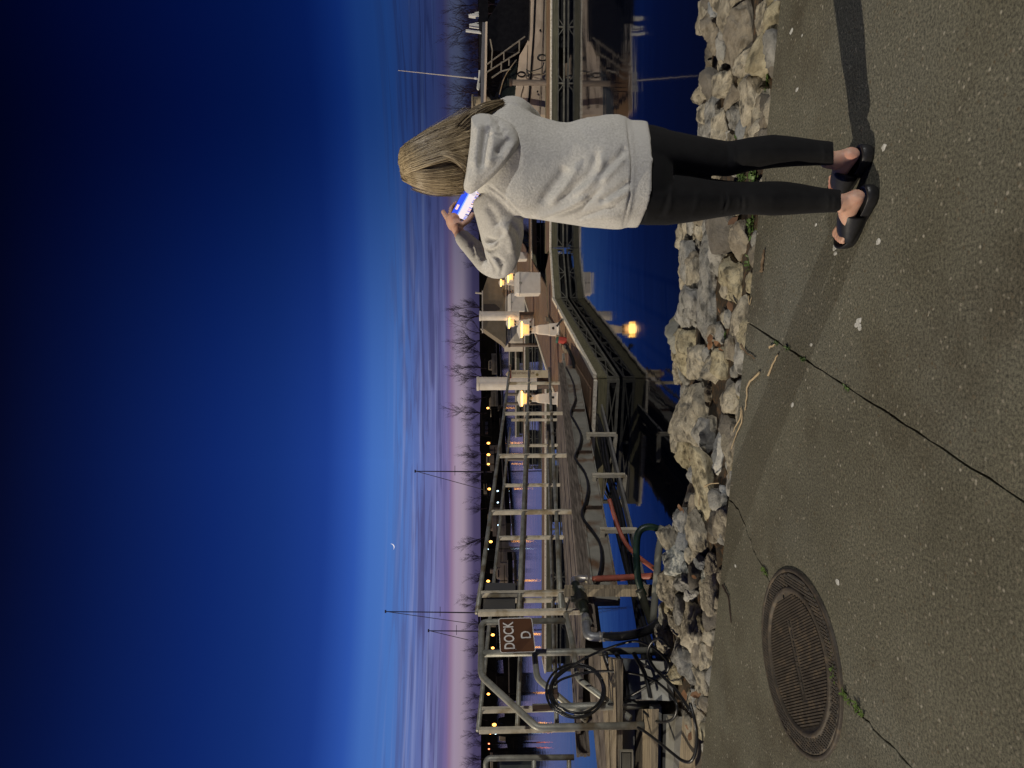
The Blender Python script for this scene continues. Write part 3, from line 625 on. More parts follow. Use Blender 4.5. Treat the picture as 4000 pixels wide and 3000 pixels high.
# far railing of the landing, leaving the frame
lr = thing('side_railing', onplane(2245, 2960, -GWID), 'grey pipe railing with a panel, cut off by the bottom edge of the photo', 'railing')
def lpipe(pix, r, name, m=galv, dd=0): 
    b = MB(); b.tube([P(x, y, 6.5 + dd) for x, y in pix], r, 10); b.build(name, m, lr, smooth=True)
lpipe(bend([(2242, 2958), (1898, 2962), (1900, 3160)]), .026, 'post'); lpipe([(2085, 2960), (2088, 3160)], .022, 'mid_rail'); lpipe([(2222, 2960), (2226, 3160)], .022, 'lower_rail')
b = MB(); b.prect(1952, 2076, 2972, 3150, 6.55, .02); b.build('panel', mat('grey_green_panel', (.055, .06, .052), (.07, .075, .066), 3, .5), lr)
# ------------------------------------------------------------------ DOCK D sign
def sign():
    d = 5.66; TL, TR, BR, BL = [P(x, y, d) for x, y in ((1953.5, 2551), (1946.5, 2415), (2078, 2412), (2093, 2547))]
    t = thing('dock_sign', (TL + BR) / 2, 'brown DOCK D sign with white border clamped to the bent handrail', 'sign')
    def uv(u, v): return TL * (1 - u) * (1 - v) + TR * u * (1 - v) + BR * u * v + BL * (1 - u) * v
    fwd = (TR - TL).cross(BL - TL).normalized()
    if fwd.y < 0: fwd = -fwd
    def rr(m, r):
        out = []
        for cx, cy, a0 in ((1 - m - r, m + r, -90), (1 - m - r, 1 - m - r, 0), (m + r, 1 - m - r, 90), (m + r, m + r, 180)):
            for k in range(7): w = math.radians(a0 + 15 * k); out.append((cx + r * math.cos(w), cy + r * math.sin(w)))
        return out
    wm = mat('white_reflective_paint', (.62, .60, .55), (.70, .68, .62), 12, .45); bm_ = mat('brown_sign_paint', (.085, .036, .012), (.105, .046, .017), 3, .4)
    b = MB(); b.prism([uv(*q) for q in rr(0, .07)], fwd * .004); b.build('border', wm, t)
    b = MB(); b.prism([uv(*q) - fwd * .0015 for q in rr(.022, .058)], fwd * .0015); pnl = b.build('panel', bm_, t)
    def word(txt, u0, u1, v0, v1):
        cu = bpy.data.curves.new('t', 'FONT'); cu.body = txt; cu.extrude = .0; cu.resolution_u = 4; cu.offset = .012
        to = bpy.data.objects.new('t', cu); COL.objects.link(to); bpy.context.view_layer.update()
        me = bpy.data.meshes.new_from_object(to.evaluated_get(bpy.context.evaluated_depsgraph_get()))
        xs = [v.co.x for v in me.vertices]; ys = [v.co.y for v in me.vertices]
        m2 = MB(); vs = []
        for v in me.vertices:
            u = u0 + (v.co.x - min(xs)) / (max(xs) - min(xs)) * (u1 - u0); w = v1 + (v.co.y - min(ys)) / (max(ys) - min(ys)) * (v0 - v1)
            vs.append(uv(u, w) - fwd * .0027)
        m2.add(vs, [tuple(p.vertices) for p in me.polygons]); bpy.data.objects.remove(to); bpy.data.meshes.remove(me)
        o = m2.build('lettering', wm, pnl, fixn=False); so = o.modifiers.new('s', 'SOLIDIFY'); so.thickness = .001; so.offset = 0
    word('DOCK', .115, .90, .125, .43); word('D', .41, .615, .62, .91)
    b = MB()
    for q in ((.5, .55),): b.ball(uv(.10, .45) - fwd * .003, .004, 8, 5)
    b.build('bolt', steel, t)
sign()
# ------------------------------------------------------------------ coiled cable and hoses at the handrail
b = MB(); rr = random.Random(2); cpt = []
for i in range(150):
    w = 2 * math.pi * i / 42 + 2.4; k = i // 42; R_ = 93 + 6 * math.sin(i * .11) + 5 * k
    cpt.append(onplane(2254 + R_ * math.cos(w) * 1.06, 2699 + R_ * math.sin(w) * .98, .075 + .02 * math.sin(i * .21) + .012 * k))
b.tube(cpt, .0095, 7)
cc = thing('coiled_cable', cpt[0], 'black cable coiled in loops over the bent handrail and trailing to the rocks', 'cable')
b.build('coil', rubber, cc, smooth=True)
def ccd(x, y, off): return P(x, y, float(np.interp(x, [2150, 2300, 2450, 2560, 2640, 2710], [5.55, 5.45, 5.3, 5.0, 4.72, 4.5])) - off * .3)
def cc_s(pix, off=.07, r=.0095, fn=None): cable('strand', pix, r, rubber, '', '', (lambda x, y: ccd(x, y, off)), 6, cc, 7)
cc_s([z4(*q) for q in [(1010, 950), (1060, 870), (1250, 735), (1450, 640), (1700, 565), (1850, 600), (1960, 680), (2020, 765), (1985, 850), (1900, 910), (1750, 1000), (1600, 1080), (1500, 1110), (1150, 1112)]], .12)
cc_s([z4(*q) for q in [(1030, 945), (1100, 890), (1300, 835), (1500, 822), (1700, 840), (1850, 880), (1960, 950), (2050, 1040), (2090, 1130), (2065, 1220), (2000, 1258), (1900, 1250), (1800, 1170)]], .16, .0095)
cc_s([z4(*q) for q in [(2030, 620), (1960, 545), (1890, 555), (1845, 620), (1845, 700), (1900, 800), (2000, 900), (2075, 975), (2150, 1080), (2205, 1170)]], .30, .011)
cc_s([z5(*q) for q in [(1640, 720), (1700, 940), (1738, 1150), (1728, 1400), (1660, 1555), (1550, 1560), (1400, 1455), (1200, 1290), (1000, 1140), (890, 1075)]], .34, .0105)
for pix, r, l in (([(2363, 2548), (2366, 2566), (2386, 2626), (2397, 2680), (2404, 2712)], .024, 'thick black hose crossing the galvanised step plate, the one nearest the landing planks'), ([(2405, 2552), (2420, 2575), (2434, 2626), (2446, 2690), (2450, 2726)], .018, 'black hose across the middle of the galvanised step plate'), ([(2475, 2552), (2488, 2575), (2515, 2624), (2532, 2680), (2541, 2727)], .017, 'black hose crossing the lowest part of the galvanised step plate')):
    cable('rubber_hose', pix, r, rubber, l, 'hose', lambda x, y: P(x, y, 5.52 - (x - 2385) * .0034))
# landing and steps
ld = thing('landing_steps', G(2710, 2900, 0), 'weathered wooden landing with two steps and grey risers beside the gangway head', 'steps')
def strip(pa, pb, za, zb, th, mt, name, ext=True):  # quad from pixel line a at za to pixel line b at zb
    a0, a1 = [G(x, y, za) for x, y in pa]; b0, b1 = [G(x, y, zb) for x, y in pb]
    if ext: a1 = a1 + (a1 - a0) * 2.2; b1 = b1 + (b1 - b0) * 2.2
    m = MB(); q = [a0, a1, b1, b0]; m.prism(q, (0, 0, -th)); return m.build(name, mt, ld)
for i, (f0, f1) in enumerate(((0, .22), (.24, .46), (.48, .70), (.72, 1))):
    A = lambda f: ((2288 + (2408 - 2288) * f, 2548 + 30 * f), (2333 + (2405 - 2333) * f, 3000))
    strip(A(f0), A(f1), .4, .4, .05, (wooddark, wooddark, woodtan, woodtan)[i], 'plank')
def riser(px, z1, z0, mt, name='riser', back=.03):
    a0, a1 = [G(x, y, z1) for x, y in px]; a1 = a1 + (a1 - a0) * 2.2; n = Vector((0, back, 0)); m = MB(); m.hexa([Vector((p.x, p.y, z)) + n + o for z in (z0, z1) for p, o in ((a0, Vector()), (a1, Vector()), (a1, Vector((0, .05, 0))), (a0, Vector((0, .05, 0))))]); return m.build(name, mt, ld)
grey_r = mat('grey_riser_board', (.16, .15, .125), (.21, .20, .165), 3, .7, 0, .15, 30); grey_c = mat('grey_step_concrete', (.19, .19, .165), (.28, .275, .24), 4, .75, 0, .2, 40, c3=(.15, .14, .11), s3=5)
riser(((2410, 2745), (2405, 3000)), .352, .2, grey_r)
strip(((2486, 2770), (2482, 3000)), ((2546, 2770), (2542, 3000)), .2, .2, .05, woodtan, 'tread')
riser(((2546, 2770), (2542, 3000)), .152, .07, grey_c)
strip(((2590, 2790), (2588, 3000)), ((2640, 2800), (2630, 3000)), .09, .09, .05, grey_c, 'tread')
strip(((2634, 2800), (2628, 3000)), ((2705, 2805), (2716, 3000)), .055, .03, .06, woodtan, 'bottom_board')
def vent():
    v = lambda X, Y: (2250 + X / 3.687, 2550 + Y / 3.687); d = 5.22
    m = MB(); 
    for q in ([(635, 1410), (650, 1430), (650, 1900), (635, 1900)], [(805, 1430), (825, 1410), (825, 1900), (805, 1900)], [(635, 1410), (825, 1410), (805, 1430), (650, 1430)]): m.pprism([v(*p) for p in q], d, .02)
    for i in range(8): m.pprism([v(668 + i * 15.5, 1452), v(674 + i * 15.5, 1452), v(674 + i * 15.5, 1900), v(668 + i * 15.5, 1900)], d + .002, .015)
    vg = m.build('vent_grille', mat('beige_vent', (.22, .20, .15), (.28, .26, .20), 6, .6), ld); m = MB(); m.pprism([v(650, 1430), v(805, 1430), v(805, 1900), v(650, 1900)], d + .02, .004); m.build('vent_backing', blackm, vg)
vent()
m = MB(); q = [P(x, y, dd) for x, y, dd in ((2385, 2570, 5.62), (2592, 2585, 4.92), (2614, 2738, 4.86), (2412, 2728, 5.52))]; m.prism(q, (0, .01, -.04)); m.build('step_plate', mat('galvanised_plate', (.24, .25, .245), (.34, .355, .35), 6, .5, .3, .2, 50, c3=(.19, .19, .175), s3=7), ld)
m = MB(); q = [P(x, y, 5.12) for x, y in ((2507, 2597), (2552, 2597), (2556, 2609), (2508, 2609))]; m.prism(q, (0, .02, -.005)); m.build('bolt_plate', mat('dull_plate', (.24, .23, .20), (.32, .31, .28), 9, .6, .2), ld)
a0, a1 = G(2300, 2560, .36), G(2345, 3000, .36); a1 = a1 + (a1 - a0) * 2; m = MB(); m.hexa([Vector((p.x, p.y, z)) + Vector((0, o, 0)) for z in (-1.3, .33) for p, o in ((a0, -.5), (a1, -.5), (a1, -.1), (a0, -.1))]); m.build('bulkhead', wooddark, ld)
# ------------------------------------------------------------------ pump-out pipework
pf = thing('pump_out_valve', onplane(2290, 2330, .2), 'dark green pump-out valve with steel elbows mounted by the gangway head', 'valve')
on2 = lambda o: (lambda x, y: onplane(x, y, o))
cable('valve_body', [(2246, 2282), (2262, 2318), (2273, 2350), (2284, 2395)], .042, mat('dark_green_cast_valve', (.012, .016, .011), (.03, .034, .024), 12, .45, .2, .3, 60), '', '', on2(.2), 4, pf, 12)
b = MB(); p = onplane(2268, 2340, .2); b.tube([onplane(2266, 2330, .2), onplane(2272, 2360, .2)], .065, 14); b.tube([p, p + Vector((0, 0, .09))], .03, 10); b.bar(p + Vector((0, 0, .1)), p + Vector((-.1, 0, .13)), .03, .012); b.build('valve_bonnet', mat('valve_iron', (.014, .015, .012), (.03, .03, .024), 12, .45, .3, .3, 60), pf, smooth=False, bevel=.004)
cable('elbow', [(2250, 2285), (2242, 2268), (2258, 2260), (2290, 2262)], .036, steel, '', '', on2(.2), 5, pf, 12)
cable('elbow', [(2287, 2405), (2292, 2460), (2300, 2482), (2330, 2488), (2362, 2487)], .037, mat('grey_elbow', (.15, .15, .15), (.24, .245, .25), 12, .4, .3, .2, 50), '', '', on2(.2), 5, pf, 12)
for x, y, r, ax in ((2288, 2262, .042, 0), (2304, 2263, .038, 0), (2320, 2263, .036, 0), (2340, 2487, .043, 0), (2356, 2487, .040, 0), (2386, 2486, .040, 0), (2264, 2303, .047, 1), (2290, 2425, .045, 1)):
    b = MB(); p0 = onplane(x, y, .2); p1 = onplane(x + (6 if ax == 0 else 4), y + (0 if ax == 0 else 9), .2); b.tube([p0, p1], r, 14); b.build('clamp', steel if ax == 0 else galv, pf)
cable('red_hose', [(2318, 2262), (2400, 2258), (2480, 2254), (2560, 2250)], .030, redh, 'straight faded red hose dropping from the steel elbow to the rocks', 'hose', lambda x, y: onplane(x, y, .2 + (x - 2318) * .001))
cable('red_hose', [(2380, 1950), (2415, 2060), (2450, 2130), (2500, 2180), (2560, 2225)], .022, redh, 'second faded red hose slanting below the gangway behind the green hose', 'hose', lambda x, y: P(x, y, 6.9 - (x - 2380) * .004))
cable('suction_hose', [(2362, 2487), (2430, 2485), (2490, 2475), (2545, 2455), (2580, 2430), (2600, 2400)], .036, rubber, 'thick black suction hose curving from the grey elbow down into the rocks', 'hose', lambda x, y: onplane(x, y, .2 + (x - 2362) * .0022), 6, None, 12)
cable('green_hose', [(2515, 2325), (2500, 2290), (2490, 2240), (2486, 2160), (2490, 2095), (2508, 2066), (2540, 2058), (2572, 2066)], .029, greenh, 'dark green hose arching up from the rocks into a capped grey pipe', 'hose', lambda x, y: P(x, y, 5.75), 6, None, 10)
cable('hose_coupling', [(2497, 2305), (2512, 2340), (2524, 2375), (2535, 2405), (2545, 2432), (2562, 2438)], .033, mat('dull_green_coupling', (.035, .036, .024), (.065, .064, .045), 10, .45, .2, .2, 50), 'ringed dull green hose coupling lying against the grey pipe', 'coupling', lambda x, y: P(x, y, 5.68), 5, None, 12)
gpipe = thing('drain_pipe', P(2560, 2250, 5.6), 'capped grey drain pipe lying along the water side of the rocks', 'pipe')
cable('pipe', [(2585, 2095), (2572, 2160), (2566, 2250), (2558, 2340), (2552, 2435)], .030, mat('grey_pvc_pipe', (.16, .155, .125), (.22, .215, .175), 5, .55, 0, .1, 30), '', '', lambda x, y: P(x, y, 5.6), 5, gpipe, 12)
cable('cap', [(2596, 2058), (2590, 2078), (2584, 2102)], .043, mat('grey_pvc_cap', (.20, .19, .145), (.25, .24, .19), 5, .5), '', '', lambda x, y: P(x, y, 5.6), 4, gpipe, 14)
b = MB(); b.bar(P(2206, 2312, 6.55), P(2640, 2312, 6.2), .06, .07, (1, 0, 0)); b.bar(P(2206, 2302, 6.55), P(2640, 2302, 6.2), .02, .08, (1, 0, 0))
tag(b.build('support_post', woodtan, None, P(2640, 2312, 6.2)), 'brown channel post standing behind the green valve under the gangway', 'post')
# ------------------------------------------------------------------ floating docks
ZD = -.45
def pier(p0, p1, wv, label, name='finger_dock', end0=False, end1=False, step=1.55, gaps=True, detail=True, seed=1, backtrim=True):
    p0 = Vector((p0[0], p0[1], 0)); p1 = Vector((p1[0], p1[1], 0)); wv = Vector((wv[0], wv[1], 0)); L = (p1 - p0).length; a = (p1 - p0) / L; n = -wv.normalized(); Z = Vector((0, 0, 1))
    t = thing(name, p0 + Z * ZD, label, 'dock', 'floating docks of the marina'); rs = random.Random(seed)
    m = MB(); k = max(3, int(wv.length / .145))
    for i in range(k):
        f0, f1 = i / k, (i + 1) / k - .01 / wv.length; q = [p0 + wv * f0, p1 + wv * f0, p1 + wv * f1, p0 + wv * f1]; m.prism([v + Z * (ZD - .004 + rs.uniform(-.003, .003)) for v in q], Z * -.035)
    m.build('deck', deckwood, t)
    def side(a0, a1, nn):
        a0, a1 = Vector(a0), Vector(a1); LL = (a1 - a0).length; u = (a1 - a0) / LL
        m = MB(); m.bar(a0 + Z * (ZD - .02) + nn * .035, a1 + Z * (ZD - .02) + nn * .035, .07, .055); m.build('edge_trim', trimw, t, bevel=.008)
        m = MB(); m.bar(a0 + Z * (ZD - .125) + nn * .012, a1 + Z * (ZD - .125) + nn * .012, .03, .15); m.build('fascia', fascia, t)
        m = MB(); m.bar(a0 + Z * (ZD - .375), a1 + Z * (ZD - .375), .045, .04); m.bar(a0 + Z * (ZD - .215) - nn * .01, a1 + Z * (ZD - .215) - nn * .01, .04, .03)
        c = int(LL / step) + 1
        for i in range(c + 1):
            p = a0 + u * min(LL - .03, max(.03, LL * i / c)); m.bar(p + Z * (ZD - .21), p + Z * (ZD - .37), .055, .04, u)
            if detail:
                for s in (-1, 1):
                    q = p + u * s * .22
                    if 0 < (q - a0).dot(u) < LL: m.bar(p + Z * (ZD - .36) + u * s * .03, q + Z * (ZD - .22), .02, .02)
        m.build('truss', trussm, t)
    side(p0, p1, n)
    if end0: side(p0 + wv * .98, p0 + a * .0, -a)
    if end1: side(p1, p1 + wv * .98, a)
    if backtrim:
        m = MB(); m.bar(p0 + wv + Z * (ZD - .06) - n * .03, p1 + wv + Z * (ZD - .06) - n * .03, .06, .14); m.build('back_trim', fascia, t)
    x = .15
    while x < L - .4:
        fl = rs.uniform(1.5, 2.3) if gaps else 2.4; fl = min(fl, L - x - .05); c = p0 + a * (x + fl / 2) + wv * .55
        m = MB(); m.box(c + Z * (ZD - .47), (fl, wv.length * .8, .50), a, wv.normalized()); m.build('float', blackm, t, bevel=.03); x += fl + (rs.uniform(.35, .8) if gaps else .1)
    return t
A0 = Vector((.08, 11.53, 0)); A1 = Vector((2.23, 18.6, 0)); ad = (A1 - A0).normalized(); al = Vector((-ad.y, ad.x, 0))
mw = thing('main_dock', A0 + Vector((0, 0, ZD)), 'brown planked main floating dock with worn white edging running away from the gangway', 'dock', 'floating docks of the marina')
def main_dock():
    Z = Vector((0, 0, 1)); m = MB(); Wd = 2.25; LL = 36; rs = random.Random(4)
    for i in range(int(LL / .15)):
        s = i * .15; q = [A0 + ad * s + al * .0, A0 + ad * (s + .142) + al * .0, A0 + ad * (s + .142) + al * Wd, A0 + ad * s + al * Wd]
        m.prism([v + Z * (ZD + rs.uniform(-.004, .003)) for v in q], Z * -.04)
    m.build('deck', deckwood, mw)
    L1 = (A1 - A0).length; n = -al
    def seg(a0, a1, nn, step=1.1):
        u = (a1 - a0).normalized(); L_ = (a1 - a0).length
        m = MB(); m.bar(a0 + Z * (ZD + .0) + nn * .035, a1 + Z * (ZD + .0) + nn * .035, .085, .06); m.build('edge_trim', trimw, mw, bevel=.01)
        m = MB(); m.bar(a0 + Z * (ZD - .12) + nn * .014, a1 + Z * (ZD - .12) + nn * .014, .03, .16); m.build('fascia', fascia, mw)
        m = MB(); m.bar(a0 + Z * (ZD - .38), a1 + Z * (ZD - .38), .05, .045); m.bar(a0 + Z * (ZD - .22), a1 + Z * (ZD - .22), .045, .035)
        c = int(L_ / step)
        for i in range(c + 1):
            p = a0 + u * min(L_ - .03, max(.03, L_ * i / c)); m.bar(p + Z * (ZD - .2), p + Z * (ZD - .38), .05, .04, u)
            if i < c: m.bar(p + Z * (ZD - .37), p + u * (L_ / c) + Z * (ZD - .21), .018, .018); m.bar(p + Z * (ZD - .21) + nn * .02, p + u * (L_ / c) + Z * (ZD - .37) + nn * .02, .018, .018)
        m.build('truss', trussm, mw)
    seg(A0 + ad * .02, A1, n); seg(A0 + al * Wd, A0 + al * .01, -ad, .75); seg(A0 + ad * LL + al * Wd, A0 + al * Wd, al, 1.6)
    for i in range(14):
        c = A0 + ad * (1.3 + i * 2.5) + al * Wd / 2; m = MB(); m.box(c + Z * (ZD - .47), (Wd * .8, 2.0, .5), al, ad); m.build('float', blackm, mw, bevel=.03)
    m = MB(); q = [A0 + ad * .25 + al * .25, A0 + ad * 3.6 + al * .45, A0 + ad * 3.6 + al * 1.75, A0 + ad * .25 + al * 1.75]; m.prism([v + Z * (ZD + .012) for v in q], Z * .028); m.build('hinge_plate', deckwood, mw)
    m = MB(); m.bar(A0 + ad * 3.6 + al * .45 + Z * (ZD + .045), A0 + ad * 8.6 + al * .75 + Z * (ZD + .045), .09, .09); m.build('kick_board', woodtan, mw)
main_dock()
B1 = Vector((3.75, 19.5, 0)); B2 = Vector((12.6, 18.75, 0))
pier(A1 + Vector((.02, .02, 0)), B1, (-.35, 1.25), 'short angled piece of floating dock at the corner beside the tall white dock box', seed=3)
pier(B1 + Vector((.03, 0, 0)), B2, (.1, 1.35), 'finger dock running along the moored cruiser behind the standing person', seed=5, step=1.75)
pier((-8.9, 21.75), (.0, 21.2), (.05, 1.0), 'nearest finger dock seen through the gangway rails, with white edge', seed=7, end0=True)
pier((-3.9, 32.4), (3.0, 32.1), (.0, 1.0), 'second finger dock beyond the gangway rails', seed=9, end0=True)
pier((-3.1, 41.5), (5.2, 41.0), (.0, 1.0), 'third finger dock beyond the gangway rails, ending short', seed=11, end0=True)
pier((.6, 52), (7.5, 51.5), (.0, 1.0), 'fourth and farthest finger dock left of the main dock', seed=13, end0=True, detail=False)
pier((4.2, 27.2), (9.5, 27.4), (.0, 1.1), 'finger dock with an angled end just left of the raised elbow', seed=15, end0=True)
# near dock corner walkway under the gangway toe
# ------------------------------------------------------------------ power pedestals with lamps
lens = emis('warm_lamp_lens', (1.0, .56, .13), 4.5); lensdim = emis('warm_lamp_glow', (1.0, .58, .24), .42)
def pedestal(x, y, d, label, s=1.0, power=2.2):
    p = P(x, y, d); p.z = ZD + .01; t = thing('power_pedestal', p, label, 'power pedestal', 'lit power pedestals on the docks'); Z = Vector((0, 0, 1))
    def sq(h, w, dd): return [p + Vector((sx * w / 2 * s, sy * dd / 2 * s, h * s)) for sx, sy in ((-1, -1), (1, -1), (1, 1), (-1, 1))]
    m = MB(); m.loft([sq(0, .34, .32), sq(.04, .33, .31), sq(.05, .30, .28), sq(.24, .285, .26)]); m.build('base', white, t, bevel=.015)
    m = MB(); m.loft([sq(.24, .26, .24), sq(.50, .215, .2), sq(.56, .17, .16), sq(.68, .17, .16)]); m.build('column', white, t, bevel=.015)
    m = MB(); m.loft([sq(.68, .14, .13), sq(.71, .26, .24), sq(.73, .27, .25), sq(.86, .27, .25), sq(.88, .30, .28)]); hd = m.build('head', white, t, bevel=.012)
    m = MB(); m.loft([sq(.735, .22, .256), sq(.845, .22, .256)]); m.build('meter_window', lensdim, hd)
    m = MB(); m.loft([sq(.886, .36, .34), sq(.915, .38, .36)]); m.build('lamp_lens', lens, t, bevel=.01)
    m = MB(); m.loft([sq(.927, .41, .39), sq(.95, .40, .38), sq(1.0, .16, .15), sq(1.02, .1, .1)]); m.build('cap', white, t, bevel=.012)
    for sx in (-.06, .06):
        m = MB(); m.tube([p + Vector((sx, -.125 * s, .70 * s)), p + Vector((sx, -.15 * s, .69 * s))], .028, 10); m.build('outlet', blackm, hd)
    m = MB(); m.tube([p + Vector((.03, -.14 * s, .15 * s)), p + Vector((.03, -.16 * s, .15 * s))], .03, 10); m.build('outlet', blackm, t)
    if power:
        for k, (ox, oy) in enumerate(((0, -.32), (0, .32))):
            l = bpy.data.lights.new('pedestal_light', 'POINT'); l.energy = power; l.color = (1, .55, .18); l.shadow_soft_size = .12; o = bpy.data.objects.new('pedestal_light', l); COL.objects.link(o); o.parent = t; o.location = (ox, oy, .86 * s)
    return t
pa = pedestal(2184, 1288, 17.1, 'white power pedestal with glowing lamp beside the red hose end on the main dock')
pedestal(2097, 1262, 25.6, 'glowing power pedestal half hidden behind the nearer lit pedestal', power=2.5)
pedestal(2182, 1556, 17.2, 'white power pedestal with glowing lamp seen through the near gangway rails')
pedestal(2077, 1083, 26.5, 'glowing power pedestal standing behind the tall white dock box by the elbow', power=3)
pedestal(2022, 1105, 38, 'farthest glowing power pedestal, at the tip of the elbow', power=2.5)
# ------------------------------------------------------------------ white piling sleeves
def piling(x0, x1, xb, yc, d, w, label, sleeve=white, low=brown_rust):
    c = P((x0 + x1) / 2, yc, d); top = P(x0, yc, d).z; mid = P(x1, yc, d).z; r = w / 2
    t = thing('piling', Vector((c.x, c.y, -2)), label, 'piling'); m = MB(); v = lambda z: Vector((c.x, c.y, z))
    m.tube([v(mid), v(top - .05)], r, 24); m.build('sleeve', sleeve, t, smooth=False); m = MB(); m.tube([v(top - .07), v(top - .0)], [r * 1.08, r * 1.08], 24); m.build('cap', sleeve, t, bevel=.01)
    m = MB(); m.tube([v(-2), v(mid + .02)], r * .86, 20); m.build('timber', low, t, smooth=True)
piling(1872, 2028, 2060, 1234, 26.0, .345, 'white capped piling just beyond the lit pedestal nearest the photo middle')
piling(1862, 2096, 2140, 1498, 19.2, .36, 'white capped piling beside the extinguisher box, nearer the photo bottom')
piling(1990, 2000, 2128, 322, 20.35, .19, 'brown timber piling with black rub strips against the cruiser hull', brown_rust, mat('brown_piling', (.10, .075, .058), (.17, .135, .105), 8, .75, 0, .4, 30, (6, 6, .6)))
piling(1842, 1850, 1960, 408, 25.5, .62, 'tan timber piling cluster top rising behind the hardtop edge', woodtan, woodtan)
for x0, y, d, l in ((1973, 1540, 30, 'thin brown piling behind the near pedestal, first of a pair'), (1968, 1577, 31, 'thin brown piling behind the near pedestal, second of a pair'), (1970, 1795, 33, 'thin brown piling standing in open water mid gangway'), (1985, 1348, 27, 'short brown piling at the end of the canvas covered boat'), (1995, 1248, 40, 'short brown post beside the far lit pedestal')):
    piling(x0, x0 + 8, 2070, y, d, .16, l, brown_rust, mat('brown_piling', (.1, .07, .05), (.2, .15, .1)))
# ------------------------------------------------------------------ fire extinguisher box, dock boxes, hose end
def extinguisher():
    d = 15.6; t = thing('extinguisher_box', P(2145, 1460, d), 'narrow cream extinguisher box with red band standing at the gangway foot', 'extinguisher box')
    cream = mat('cream_box', (.52, .42, .26), (.60, .50, .33), 8, .5)
    m = MB(); m.prect(1992, 2143, 1446, 1475, d, .18); m.build('cabinet', cream, t, bevel=.006)
    m = MB(); m.prect(1988, 1997, 1444, 1478, d - .012, .2); m.build('red_band', mat('dark_red_paint', (.16, .012, .012), (.2, .02, .018)), t)
    m = MB(); m.pprism([(1988, 1447), (1988, 1475), (1977, 1463), (1977, 1459)], d, .18); m.build('pointed_top', cream, t)
    m = MB(); m.prect(2139, 2146, 1442, 1448, d - .01, .2); m.build('base_block', mat('cream_block', (.5, .4, .3), (.6, .5, .4)), t)
    m = MB(); cc_ = P(2098, 1463, d - .004); m.tube([cc_ + Vector((0, .002, 0)), cc_ + Vector((0, -.008, 0))], .032, 14); m.build('emblem', mat('olive_emblem', (.16, .12, .04), (.24, .18, .06)), t)
    cu = bpy.data.curves.new('t', 'FONT'); cu.body = 'FIRE EXTINGUISHER'; cu.size = 1; to = bpy.data.objects.new('t', cu); COL.objects.link(to); bpy.context.view_layer.update()
    me = bpy.data.meshes.new_from_object(to.evaluated_get(bpy.context.evaluated_depsgraph_get())); xs = [v.co.x for v in me.vertices]; ys = [v.co.y for v in me.vertices]
    m2 = MB(); vs = [P(2000 + (v.co.x - min(xs)) / (max(xs) - min(xs)) * 88, 1462 - (v.co.y - min(ys)) / (max(ys) - min(ys)) * 8, d - .003) for v in me.vertices]
    m2.add(vs, [tuple(p.vertices) for p in me.polygons]); bpy.data.objects.remove(to); o = m2.build('lettering', mat('brown_letter', (.12, .06, .03)), t, fixn=False); so = o.modifiers.new('s', 'SOLIDIFY'); so.thickness = .002; so.offset = 0
extinguisher()
def dockbox(x0, x1, y0, y1, d, dep, label):
    p = [P(x, y, d) for x, y in ((x1, y1), (x1, y0))]; l, r = p[0].x, p[1].x; top = P(x0, y0, d).z; bot = ZD + .0
    t = thing('dock_box', Vector(((l + r) / 2, d, bot)), label, 'dock box', 'white dock boxes'); h = top - bot
    m = MB(); m.hexa([(l, d, bot), (r, d, bot), (r, d + dep, bot), (l, d + dep, bot), (l - .02, d - .02, bot + h * .82), (r + .02, d - .02, bot + h * .82), (r + .02, d + dep + .02, bot + h * .82), (l - .02, d + dep + .02, bot + h * .82)]); m.build('box', white, t, bevel=.02)
    m = MB(); m.hexa([(l - .035, d - .035, bot + h * .83), (r + .035, d - .035, bot + h * .83), (r + .035, d + dep + .035, bot + h * .83), (l - .035, d + dep + .035, bot + h * .83), (l + .01, d + .0, top), (r - .01, d + .0, top), (r - .03, d + dep, top + .02), (l + .03, d + dep, top + .02)]); lid = m.build('lid', white, t, bevel=.02)
    m = MB(); m.box(((l + r) / 2, d - .035, bot + h * .8), (.06, .03, .09)); m.build('latch', galv, lid)
dockbox(2014, 2110, 1064, 1146, 22.6, .75, 'large white dock box under the raised elbow')
dockbox(1986, 2046, 1148, 1215, 31.5, .8, 'smaller white dock box farther along, with a dark latch')
dockbox(2008, 2057, 985, 1012, 29.5, .6, 'white dock box half hidden by the sleeve edge')
z2 = lambda X, Y: (1700 + X / 2.212, 900 + Y / 2.212)
rhz = thing('hose_end', G(*z2(1100, 955), ZD), 'bright red hose end with a green fitting lying at the main dock edge', 'hose')
cable('sleeve', [z2(1065, 945), z2(1100, 950), z2(1155, 960)], .075, mat('bright_red_sleeve', (.36, .035, .025), (.44, .06, .04)), '', '', lambda x, y: P(x, y, 15.6), 4, rhz, 10); cable('fitting', [z2(1045, 945), z2(1064, 948)], .07, mat('green_fitting', (.03, .09, .06), (.05, .13, .09)), '', '', lambda x, y: P(x, y, 15.6), 3, rhz, 10)
cable('shore_cable', [z2(1120, 985), z2(1140, 1010), z2(1165, 1060), z2(1190, 1120), z2(1200, 1180), z2(1185, 1240), z2(1150, 1290), z2(1135, 1300)], .035, rubber, 'pair of dark shore cables curving over the main dock deck', 'cable', lambda x, y: P(x, y, 13.8))
cable('shore_cable', [z2(1050, 830), z2(1080, 790), z2(1110, 770), z2(1150, 830), z2(1215, 770), z2(1190, 830), z2(1150, 900), z2(1145, 960)], .022, rubber, 'dark cable looped at the foot of the nearest lit pedestal', 'cable', lambda x, y: P(x, y, 16.0))
